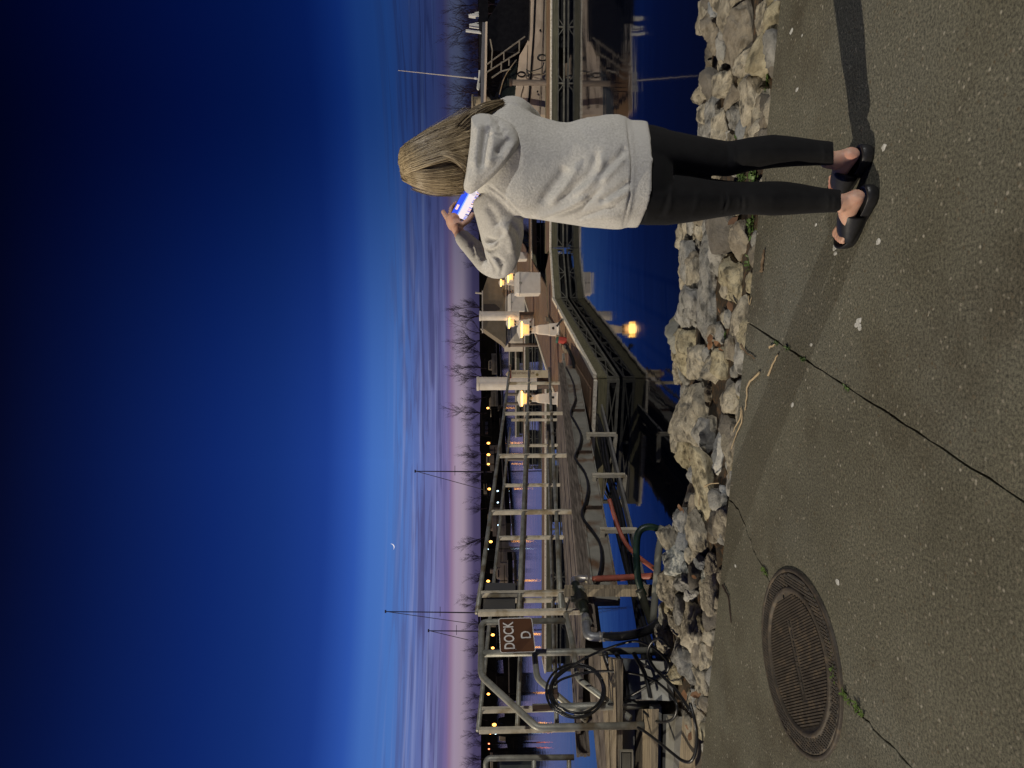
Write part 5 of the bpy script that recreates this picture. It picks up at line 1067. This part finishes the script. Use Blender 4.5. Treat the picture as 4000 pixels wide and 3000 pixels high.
# feet frames
FT = {'l': (Vector((.673, 2.388, 0)), Vector((-.575, .818, 0)).normalized(), .274), 'r': (Vector((.822, 2.416, 0)), Vector((-.345, .939, 0)).normalized(), .274)}
def foot_pt(k, f, s, z):
    H, fd, L = FT[k]; sdv = Vector((fd.y, -fd.x, 0)); return H + fd * f + sdv * s + Vector((0, 0, z))
def make_body():
    b = MB()
    # head, face, neck
    b.ball(Q(1668, 632, .02), (.076, .094, .100), 24, 16); b.ball(Q(1735, 640, .055), (.056, .062, .062), 18, 12); b.ball(Q(1722, 646, .118), (.012, .022, .018), 10, 8); b.ball(Q(1703, 643, .108), (.009, .016, .03), 10, 8)
    b.ball(Q(1757, 646, .108), (.022, .012, .010), 10, 8); b.ball(Q(1783, 645, .095), (.02, .018, .016), 10, 8)
    for yy in (556, 713): b.ball(Q(1712, yy, .03), (.010, .018, .03), 10, 8)
    b.tube([Q(1740, 630, .01), Q(1860, 622, -.01)], [.052, .058], 18)
    # trunk and hips under the clothes
    b.loft([ringpx(*a, n=24) for a in ((1845, 585, 665, .055), (1890, 500, 760, .07), (1960, 450, 800, .085), (2100, 480, 835, .09), (2240, 500, 845, .09), (2400, 490, 860, .105), (2540, 490, 868, .105), (2600, 520, 860, .09))])
    for pts, r in (((Q(1935, 790, .0), Q(1955, 920, .07), Q(1950, 1030, .14), Q(1868, 990, .23), Q(1806, 926, .31), Q(1794, 908, .32)), [.055, .045, .038, .034, .025, .025]),
                   ((Q(1985, 470, .0), Q(2010, 470, .10), Q(2060, 490, .22), Q(1990, 545, .32), Q(1890, 640, .385), Q(1858, 670, .40)), [.055, .048, .038, .034, .026, .025])): b.tube(spline(pts, 5), [r[min(len(r) - 1, i // 5)] for i in range(len(pts) * 5 - 4)], 14)
    for k, pts, r in (('l', [(2560, 775, 0), (2760, 775, 0), (2890, 772, .0), (3040, 775, -.02), (3225, 785, -.045)], [.070, .050, .040, .033, .025]), ('r', [(2560, 590, 0), (2760, 610, 0), (2890, 610, .0), (3040, 592, -.02), (3215, 599, -.035)], [.066, .046, .038, .032, .025])):
        P_ = [Q(*q) for q in pts]; ank = foot_pt(k, .066, 0, .105); P_.append(ank + Vector((0, 0, .035))); P_.append(ank + Vector((0, 0, -.015))); r = r + [.030, .034]
        sp = spline(P_, 4); b.tube(sp, [r[min(len(r) - 1, i // 4)] + (r[min(len(r) - 1, i // 4 + 1)] - r[min(len(r) - 1, i // 4)]) * (i % 4) / 4 for i in range(len(sp))], 16)
        # foot
        def sec(f, w, zl, zh, o=0): return [foot_pt(k, f, o + w * math.cos(a), (zl + zh) / 2 + (zh - zl) / 2 * math.sin(a)) for a in [2 * math.pi * i / 18 for i in range(18)]]
        b.loft([sec(.018, .012, .05, .075), sec(.024, .024, .040, .088), sec(.04, .031, .036, .105), sec(.065, .033, .036, .118), (sec(.095, .034, .036, .108)), sec(.13, .037, .036, .090), sec(.165, .041, .036, .072), sec(.195, .043, .036, .060), sec(.215, .038, .037, .054)])
        b.ball(foot_pt(k, .072, .026, .108), (.013, .013, .015), 10, 8); b.ball(foot_pt(k, .072, -.026, .112), (.013, .013, .015), 10, 8)
        sg = 1 if k == 'l' else -1
        for i, (o, f1, r_) in enumerate(((.028, .250, .0125), (.010, .250, .0095), (-.007, .243, .009), (-.022, .234, .0085), (-.035, .222, .008))):
            o *= sg; b.tube(spline([foot_pt(k, .20, o * .9, .050), foot_pt(k, (f1 + .205) / 2, o, .052), foot_pt(k, f1, o * 1.05, .042)], 3), [r_] * 6 + [r_ * .7], 10)
    # left hand round the phone
    b.tube(spline([Q(1800, 916, .315), Q(1785, 890, .335), Q(1772, 868, .352), Q(1765, 850, .362)], 4), [.025] * 3 + [.034] * 4 + [.042] * 4 + [.034] * 2, 14, flat=.70)
    for pts, r in (([(1752, 862, .358), (1740, 842, .366), (1728, 822, .370)], .0098), ([(1758, 846, .372), (1764, 812, .386), (1786, 790, .378)], .0088), ([(1778, 850, .372), (1792, 822, .386), (1808, 800, .376)], .0086), ([(1798, 858, .368), (1814, 836, .380), (1826, 818, .372)], .0078), ([(1800, 882, .34), (1832, 858, .334), (1850, 832, .337)], .0105)):
        sp = spline([Q(*q) for q in pts], 4); b.tube(sp, [r * 1.08] * 5 + [r] * 3 + [r * .8] * (len(sp) - 8), 10)
    # right hand, mostly hidden by the head
    b.tube(spline([Q(1858, 668, .40), Q(1856, 685, .392), Q(1858, 705, .385), Q(1856, 718, .38)], 4), [.024] * 3 + [.030] * 4 + [.034] * 4 + [.028] * 2, 14, flat=.62)
    for pts, r in (([(1840, 715, .383), (1826, 735, .388), (1812, 752, .378)], .0088), ([(1852, 722, .386), (1843, 745, .390), (1830, 762, .378)], .0088), ([(1864, 722, .386), (1860, 748, .388), (1848, 766, .376)], .0084), ([(1876, 718, .383), (1876, 742, .385), (1868, 760, .374)], .0078), ([(1846, 700, .37), (1838, 718, .342), (1842, 738, .337)], .0105)):
        sp = spline([Q(*q) for q in pts], 4); b.tube(sp, [r * 1.08] * 5 + [r] * 3 + [r * .8] * (len(sp) - 8), 10)
    return remesh(b, 'body', skin, person, .0042, 3)
make_body()
# leggings
def legfold(V, Nn):
    rs = np.random.RandomState(4); out = foldfield([([(2812, 830), (2826, 790), (2822, 752)], 7, .004), ([(2836, 834), (2848, 790), (2842, 750)], 7, .004), ([(2824, 832), (2836, 790), (2832, 752)], 4, -.004), ([(2880, 832), (2888, 800), (2886, 770)], 7, .0035), ([(2905, 832), (2912, 800), (2908, 770)], 7, .0035), ([(2893, 832), (2900, 800), (2897, 770)], 4, -.003), ([(2600, 850), (2618, 800), (2625, 720)], 9, .004), ([(2560, 858), (2590, 820), (2610, 760)], 8, -.003),
        ([(2700, 860), (2720, 800), (2730, 740)], 12, .003), ([(2860, 560), (2868, 620), (2860, 680)], 8, .003), ([(2840, 556), (2845, 620), (2838, 680)], 6, -.003), ([(3230, 740), (3238, 780), (3234, 826)], 6, .003), ([(3255, 745), (3262, 785), (3258, 824)], 5, .003), ([(3215, 560), (3222, 600), (3218, 640)], 6, .0025)])(V, Nn)
    return out
b = MB()
b.loft([ringpx(*a, n=36) for a in ((2400, 500, 868, .115, 0), (2480, 488, 878, .122, 0), (2545, 486, 878, .120, 0), (2600, 500, 880, .105, 0), (2630, 520, 872, .08, 0))])
b.loft([ringpx(*a, n=30, e=2.0) for a in ((2520, 486, 668, .115, 0), (2608, 506, 668, .10, 0), (2680, 521, 673, .090, 0), (2771, 539, 684, .080, 0), (2835, 550, 690, .070, .004), (2860, 550, 687, .068, .004), (2929, 536, 669, .067, -.010), (3020, 525, 657, .064, -.016), (3110, 534, 650, .056, -.020), (3190, 546, 647, .048, -.028), (3256, 553, 646, .047, -.036))])
b.loft([ringpx(*a, n=30, e=2.0) for a in ((2520, 655, 880, .12, 0), (2608, 664, 880, .105, 0), (2700, 680, 868, .093, 0), (2771, 696, 856, .083, 0), (2835, 704, 846, .073, .004), (2889, 708, 838, .068, .004), (2952, 709, 839, .067, -.01), (3020, 707, 843, .065, -.016), (3065, 708, 841, .062, -.013), (3133, 718, 836, .055, -.020), (3200, 731, 832, .048, -.032), (3259, 739, 830, .048, -.045), (3286, 742, 830, .047, -.05))])
legm = mat('black_legging_cloth', (.004, .004, .0045), (.0065, .0065, .007), 30, .8, 0, .12, 120, spec=.2)
legm.node_tree.nodes['Principled BSDF'].inputs['Sheen Weight'].default_value = .05
remesh(b, 'leggings', legm, person, .0055, 5, legfold)
# hoodie
hm = mat('heather_grey_fleece', (.475, .46, .415), (.66, .64, .585), 130, .95, 0, .35, 130, mid=(.3, .7), spec=.1, c3=(.56, .545, .50), s3=7)
def hemv(yy): # lower edge of the hem in the picture
    return float(np.interp(yy, [470, 560, 650, 740, 820, 895], [2529, 2546, 2554, 2549, 2530, 2490]))
def hemtop(yy): return float(np.interp(yy, [460, 560, 650, 740, 820, 895], [2448, 2462, 2470, 2466, 2455, 2430]))
TR = [(1838, 565, 690, .06, 0), (1858, 490, 740, .08, 0), (1900, 436, 785, .097, -.006), (1950, 412, 812, .112, -.010), (1990, 402, 836, .118, -.010), (2042, 423, 850, .122, -.006), (2097, 452, 858, .122, 0), (2151, 467, 868, .117, 0), (2194, 477, 874, .116, 0), (2232, 473, 881, .118, -.002), (2287, 461, 889, .127, -.006), (2368, 449, 894, .137, -.010), (2417, 448, 896, .139, -.010)]
b = MB(); b.loft([ringpx(*a, n=48, e=2.35) for a in TR] + [ringpx(2449, 458, 895, .139, -.008, 48, 2.35, hemtop), ringpx(2470, 470, 890, .130, -.006, 48, 2.35, lambda y: hemtop(y) + 12), ringpx(2500, 472, 890, .128, -.006, 48, 2.35, lambda y: hemv(y) - 18), ringpx(2525, 474, 889, .127, -.006, 48, 2.35, hemv)])
lsl = [(1925, 760, .0, .075), (1938, 800, .005, .084), (1953, 862, .03, .083), (1962, 925, .065, .078), (1962, 985, .10, .068), (1950, 1030, .135, .055), (1908, 1026, .175, .048), (1870, 993, .225, .042), (1840, 962, .265, .038), (1815, 937, .295, .034), (1803, 922, .312, .031)]
sp = spline([Q(*a[:3]) for a in lsl], 5); rad = [float(np.interp(i / 5, range(len(lsl)), [a[3] for a in lsl])) for i in range(len(sp))]; b.tube(sp, rad, 24)
rsl = [(1985, 480, .0, .075), (2000, 462, .08, .078), (2035, 472, .16, .068), (2062, 492, .225, .058), (2010, 530, .30, .050), (1940, 590, .36, .042), (1880, 648, .395, .036), (1864, 662, .40, .032)]
sp = spline([Q(*a[:3]) for a in rsl], 5); rad = [float(np.interp(i / 5, range(len(rsl)), [a[3] for a in rsl])) for i in range(len(sp))]; b.tube(sp, rad, 20)
HF = [([(2075, 870), (2120, 858), (2200, 832), (2280, 795), (2350, 736)], 9, -.014), ([(2080, 850), (2150, 838), (2230, 806), (2300, 768)], 15, .013), ([(2110, 800), (2150, 745), (2185, 695), (2215, 650)], 20, -.012), ([(2150, 800), (2200, 740), (2235, 690), (2262, 640)], 15, .011), ([(2160, 790), (2230, 745), (2290, 690), (2320, 640), (2332, 590)], 14, -.010), ([(2240, 770), (2310, 715), (2345, 660), (2352, 600)], 14, .011), ([(2325, 700), (2370, 655), (2420, 610), (2445, 570)], 13, -.011), ([(2350, 715), (2400, 660), (2440, 615)], 11, .008), ([(2340, 790), (2400, 752), (2470, 706)], 12, -.010), ([(2360, 800), (2420, 765), (2465, 740)], 12, .008), ([(2150, 868), (2250, 860), (2350, 850), (2430, 846)], 22, .008), ([(2100, 872), (2180, 866), (2300, 838), (2400, 800)], 10, -.007),
      ([(2449, 462), (2462, 560), (2470, 651), (2462, 760), (2433, 890)], 5, -.007), ([(1905, 724), (1960, 762), (2010, 812), (2058, 862)], 5, -.007), ([(1925, 735), (1975, 775), (2030, 830)], 9, .005), ([(2280, 470), (2340, 500), (2400, 490)], 20, .005), ([(2200, 485), (2260, 500), (2300, 560)], 18, -.006),
      ([(1889, 925), (1925, 940), (1952, 930), (1972, 890)], 10, -.010), ([(1886, 958), (1905, 980), (1936, 970), (1957, 940)], 8, -.011), ([(1880, 979), (1896, 1006), (1922, 1036), (1938, 1070)], 8, -.010), ([(1905, 985), (1930, 1010), (1955, 1050)], 8, .010), ([(1967, 1030), (1962, 1055), (1955, 1080)], 7, -.008), ([(1910, 995), (1945, 1010), (1965, 1025)], 7, -.008), ([(1898, 950), (1930, 955), (1965, 920), (1985, 880)], 12, .010), ([(1900, 800), (1930, 840), (1945, 880)], 16, -.008), ([(1990, 880), (2020, 900), (2035, 950), (2020, 1000)], 12, -.008), ([(1960, 870), (1990, 930), (1995, 990)], 13, .007), ([(1860, 965), (1878, 985), (1880, 1020)], 7, -.006), ([(1830, 945), (1848, 965), (1850, 1000)], 7, -.005), ([(1845, 955), (1862, 978), (1865, 1010)], 7, .006)]
ff = foldfield(HF)
def hoodfold(V, Nn):
    rs = np.random.RandomState(8); w = V * np.array([1, 1, 1]); out = ff(V, Nn)
    out += .0012 * snoise(w, rs, 22) + .0005 * snoise(w, rs, 70, 14)
    return out
hoodie = remesh(b, 'hoodie', hm, person, .0058, 5, hoodfold)
# hood hanging on the back
out = [(1838, 458), (1840, 500), (1836, 560), (1829, 620), (1822, 680), (1813, 722), (1816, 744), (1832, 757), (1850, 751), (1880, 730), (1907, 708), (1936, 682), (1963, 654), (1992, 617), (2016, 583), (2027, 553), (2016, 512), (1996, 482), (1960, 462), (1920, 448), (1880, 442), (1856, 447)]
sp = [(q.x, q.y) for q in spline([Vector((x, y, 0)) for x, y in out + [out[0]]], 4)][:-1]; cx, cy = 1905, 585; rings = []
def hoodz(x, y, s):
    base = -.085 - .035 * (1 - ((y - 610) / 220) ** 2) - .015 * (x - 1830) / 190; return base - .050 * (1 - s ** 4) ** .6
N_ = len(sp)
rings.append([Q(cx + (x - cx) * .9, cy + (y - cy) * .9, .0) for x, y in sp]); rings.append([Q(cx + (x - cx) * .985, cy + (y - cy) * .985, -.055) for x, y in sp])
for s in (1.0, .995, .98, .95, .91, .86, .80, .73, .66, .58, .5, .42, .34, .26, .18, .1, .04):
    rings.append([Q(cx + (x - cx) * s, cy + (y - cy) * s, hoodz(cx + (x - cx) * s, cy + (y - cy) * s, s)) for x, y in sp])
b = MB(); b.loft(rings); hf = foldfield([([(1903, 490), (1888, 565), (1880, 660)], 13, -.020), ([(1872, 480), (1862, 560), (1852, 660)], 15, .008), ([(1930, 500), (1925, 570), (1905, 650)], 17, .008), ([(1992, 535), (1965, 570), (1940, 605)], 15, -.016), ([(1975, 500), (1962, 530)], 8, -.008), ([(2008, 560), (1975, 612), (1930, 665), (1880, 712)], 7, .006), ([(1846, 470), (1846, 560), (1838, 640), (1826, 720)], 6, .005), ([(1900, 530), (1935, 528), (1970, 535)], 4, -.004), ([(1940, 470), (1955, 490), (1950, 515)], 8, -.008), ([(1900, 455), (1915, 475), (1905, 500)], 10, .008)])
def hf2(V, Nn): rs = np.random.RandomState(3); return hf(V, Nn) + .0010 * snoise(V, rs, 30) + .0004 * snoise(V, rs, 80, 14)
remesh(b, 'hood', hm, hoodie, .0052, 3, hf2)
# slides
sm = mat('black_foam_slide', (.010, .010, .011), (.018, .018, .019), 20, .45, 0, .08, 80, spec=.4)
for k in 'lr':
    sg = 1 if k == 'l' else -1
    prof = [(0, .0), (.008, .022), (.03, .036), (.08, .038), (.13, .038), (.18, .046), (.215, .048), (.245, .040), (.264, .024), (.274, .0)]
    L = [(f, w) for f, w in prof]; outl = [(f, w) for f, w in L] + [(f, -w) for f, w in L[-2:0:-1]]
    o2 = [(q.x, q.y) for q in spline([Vector((f, w, 0)) for f, w in outl + [outl[0]]], 4)][:-1]
    def zt(f): return .036 + .008 * max(0, 1 - f / .075) ** 1.2 + .010 * max(0, (f - .22) / .05)
    rings = []
    for s, zf in ((.90, 0), (.98, .0), (1.02, .25), (1.03, .6), (1.02, .95), (.985, 1.0), (.93, .96)):
        rings.append([foot_pt(k, .137 + (f - .137) * s, w * s + sg * .004, .001 + zf * zt(f)) for f, w in o2])
    rings.append([foot_pt(k, .137 + (f - .137) * .90, w * .88 + sg * .004, .034) for f, w in o2])
    b = MB(); b.loft(rings); slide = b.build('slide', sm, person, smooth=True)
    rows = []
    for f, w, h in ((.100, .047, .098), (.105, .049, .099), (.13, .051, .090), (.16, .054, .080), (.19, .055, .069), (.212, .054, .060), (.216, .052, .057)):
        row = []
        for side_ in (0, 1):
            th = .0 if side_ == 0 else -.007
            a = [foot_pt(k, f, (w + th) * math.cos(math.pi * i / 16) + sg * .003, .020 + (h - .020 + th) * math.sin(math.pi * i / 16) ** .75) for i in range(17)]
            row += a if side_ == 0 else a[::-1]
        rows.append(row)
    b = MB(); b.loft(rows); b.build('strap', sm, slide, smooth=True)
# phone held in both hands
ph = thing('phone', Q(1823, 786, .36), 'phone held sideways with a bright screen showing a blue sky picture', 'phone')
A_, B_, C_, E_ = [Q(x, y, .355) for x, y in ((1757, 841), (1827, 709), (1889, 732), (1819, 864))]
nf = (B_ - A_).cross(E_ - A_).normalized(); nf = nf if nf.y > 0 else -nf
b = MB(); b.prism([A_, B_, C_, E_], nf * .009); b.build('case', mat('dark_phone_case', (.012, .012, .014), None, 1, .4), ph, bevel=.003)
pm = lambda u, v: A_ * (1 - u) * (1 - v) + B_ * u * (1 - v) + C_ * u * v + E_ * (1 - u) * v - nf * .0012
b = MB(); q = lambda u0, u1, v0, v1: b.prism([pm(u0, v0), pm(u1, v0), pm(u1, v1), pm(u0, v1)], nf * .0011)
cols = [('screen_blue', lin(38, 74, 214), .95), ('screen_pale_blue', lin(120, 160, 245), 1.0), ('screen_white', lin(214, 204, 208), 1.0), ('screen_lilac', lin(140, 142, 205), .9), ('screen_dark', lin(80, 62, 92), .7), ('screen_peach', lin(238, 196, 190), 1.0)]
SCM = [emis(n_, c, s_) for n_, c, s_ in cols]
for i, (v0, v1) in enumerate(((.03, .36), (.36, .43), (.43, .80))): b.mi = i; q(.02, .98, v0, v1)
rs = random.Random(1); u = .02
while u < .97:
    w = rs.uniform(.008, .03); b.mi = rs.choice((2, 3, 4, 3, 5)); q(u, min(.98, u + w), .80, .97); u += w
b.build('screen', SCM, ph, fixn=True)
b = MB(); pm0 = pm; b.prism([pm(u_, v_) - nf * .001 for u_, v_ in ((.20, .10), (.34, .10), (.34, .24), (.20, .24))], nf * .0008); b.build('screen_box', SCM[5], ph)
# hair
HR = [(1554, 612, 636, .012), (1558, 594, 652, .034), (1566, 574, 674, .056), (1578, 556, 706, .075), (1608, 536, 736, .097), (1663, 509, 757, .108), (1717, 488, 764, .108), (1771, 470, 758, .104), (1809, 460, 745, .092), (1838, 456, 700, .075)]
HV = np.array([h[0] for h in HR]); H0 = np.array([h[1] for h in HR]); H1 = np.array([h[2] for h in HR]); HT = np.array([h[3] for h in HR])
def hair_surf(v, y):
    y0, y1, t = np.interp(v, HV, H0), np.interp(v, HV, H1), np.interp(v, HV, HT); c = (y - (y0 + y1) / 2) / ((y1 - y0) / 2); return -t * math.sqrt(max(0, 1 - min(1, abs(c)) ** 2.1)) - .005
hl = [mat('hair_dark', (.055, .037, .020), (.10, .07, .04), 30, .5, spec=.3), mat('hair_mid', (.17, .125, .068), (.26, .20, .115), 30, .42, spec=.4), mat('hair_light', (.37, .285, .165), (.50, .40, .245), 30, .38, spec=.45)]
b = MB(); b.mi = 0
b.loft([ringpx(h[0], h[1] + 6, h[2] - 6, h[3] * .95, 0.0 - .0, 36, 2.1) for h in HR])
b.tube(spline([Q(1815, 490, -.02), Q(1850, 455, -.03), Q(1900, 428, -.035), Q(1955, 404, -.03), Q(1968, 400, -.02)], 4), [.03, .03, .03, .028, .027, .026, .025, .024, .022, .020, .018, .016, .014, .012, .008, .006, .004], 10)
rs = random.Random(12)
def strand(p0, p1, p2, lift, r, mi, jit=5):
    j = lambda p: (p[0] + rs.gauss(0, jit), p[1] + rs.gauss(0, jit)); p0, p1, p2 = (p0[0] + rs.gauss(0, 2), p0[1] + rs.gauss(0, 3)), j(p1), j(p2); pts = []
    wv = rs.uniform(0, 6.28)
    for i in range(11):
        t = i / 10; v = (1 - t) ** 2 * p0[0] + 2 * t * (1 - t) * p1[0] + t * t * p2[0]; y = (1 - t) ** 2 * p0[1] + 2 * t * (1 - t) * p1[1] + t * t * p2[1]
        y += 4.5 * math.sin(t * 5.5 + wv) * t; pts.append(Q(v, y, hair_surf(v, y) - lift * (.1 + .9 * t)))
    b.mi = mi; b.tube(pts, [r * (.6 + .4 * math.sin(math.pi * min(1, t / 10 * 1.1 + .12))) for t in range(11)], 4, cap=False)
for i in range(420):  # left fall
    q_ = rs.random(); strand((1574 - 10 * q_, 702 - 42 * q_), (1680, 768 - 92 * q_), (1812 - 4 * q_, 752 - 100 * q_), .003 + .006 * rs.random(), rs.uniform(.0008, .0018), rs.choices((0, 1, 2), (.7, 2.6, 4 if q_ < .6 else 1.5))[0])
for i in range(620):  # big sweep to the right shoulder
    q_ = rs.random(); strand((1556 + 22 * q_ ** 3 + 10 * (1 - q_) ** 4, 582 + 100 * q_), (1625 + 25 * q_, 522 + 118 * q_), (1842 - 6 * q_, 458 + 150 * q_ ** 1.3), .006 + .012 * rs.random(), rs.uniform(.0008, .0020), rs.choices((0, 1, 2), (.8, 2.6, 4.2 if q_ > .2 else 2.2))[0], 6)
for i in range(160):  # under layer, darker
    q_ = rs.random(); strand((1612, 655 + 22 * q_), (1715, 618 + 60 * q_), (1818, 590 + 95 * q_), .001 + .004 * rs.random(), rs.uniform(.0008, .0016), rs.choices((0, 1, 2), (4, 2, .3))[0])
for i in range(90):   # rim of the sweep curling under
    q_ = rs.random(); strand((1640 + 20 * q_, 628 - 8 * q_), (1735 + 20 * q_, 566 + 16 * q_), (1822, 622 + 50 * q_), .016 + .01 * rs.random(), rs.uniform(.0009, .0018), rs.choices((1, 2), (1, 2))[0])
for i in range(200):   # loose hairs blown out round the outline
    q_ = rs.random(); strand((1580 + 60 * q_, 566 - 30 * q_), (1690 + 20 * rs.random(), 496 - 18 * rs.random()), (1810 + 60 * q_, 452 - 16 * rs.random()), .004, rs.uniform(.0003, .0006), rs.choice((1, 2)), 10)
for i in range(60):
    q_ = rs.random(); strand((1600 + 40 * q_, 735 + 10 * q_), (1700, 768), (1800, 756), .002, rs.uniform(.0003, .0005), rs.choice((1, 2)), 7)
for i in range(110):  # lock over the shoulder
    o = Vector((rs.gauss(0, .010), rs.gauss(-.018, .010), rs.gauss(0, .010))); k = rs.uniform(.75, 1.0); pts = [Q(1800, 500, -.06) + o, Q(1848, 456, -.045) + o, Q(1900, 427, -.045) + o * .9, Q(1900 + 66 * k, 427 - 25 * k, -.035) + o * .5]
    b.mi = rs.choices((0, 1, 2), (1, 3, 1.5))[0]; sp_ = spline(pts, 4); b.tube(sp_, [.0014] * (len(sp_) - 1) + [.0004], 4, cap=False)
b.build('hair', hl, person, smooth=True, fixn=False)
# ------------------------------------------------------------------ lights and camera
sd_dir = Vector((1, .13, -math.tan(math.radians(38)))).normalized()
l = bpy.data.lights.new('left_lamp', 'SUN'); l.energy = 3.0; l.angle = math.radians(.6); l.color = (1, .88, .70)  # directional light standing in for the unseen warm lamp on the left
o = bpy.data.objects.new('left_lamp', l); COL.objects.link(o); o.rotation_euler = sd_dir.to_track_quat('-Z', 'Y').to_euler(); o.location = (-8, 0, 8)
lp = bpy.data.lights.new('street_lamp_light', 'POINT'); lp.energy = 46000; lp.color = (.99, .96, .91); lp.shadow_soft_size = .35
o = bpy.data.objects.new('street_lamp_light', lp); COL.objects.link(o); o.location = (33.7, -28.0, 16.5)
cam = bpy.data.cameras.new('camera'); cam.sensor_width = 36; cam.sensor_fit = 'HORIZONTAL'; cam.lens = 36 * F / 4000; cam.clip_end = 3000; cam.clip_start = .05
co = bpy.data.objects.new('camera', cam); COL.objects.link(co)
from mathutils import Matrix
X_, Y_, Z_ = -UP, RT, -FW
co.matrix_world = Matrix(((X_.x, Y_.x, Z_.x, CAM.x), (X_.y, Y_.y, Z_.y, CAM.y), (X_.z, Y_.z, Z_.z, CAM.z), (0, 0, 0, 1)))
SC.camera = co
SC.render.resolution_x = 1024; SC.render.resolution_y = 768
SC.view_settings.view_transform = 'Standard'; SC.view_settings.look = 'None'; SC.view_settings.exposure = 0; SC.view_settings.gamma = 1
SC.cycles.use_denoising = True
SC.cycles.max_bounces = 6
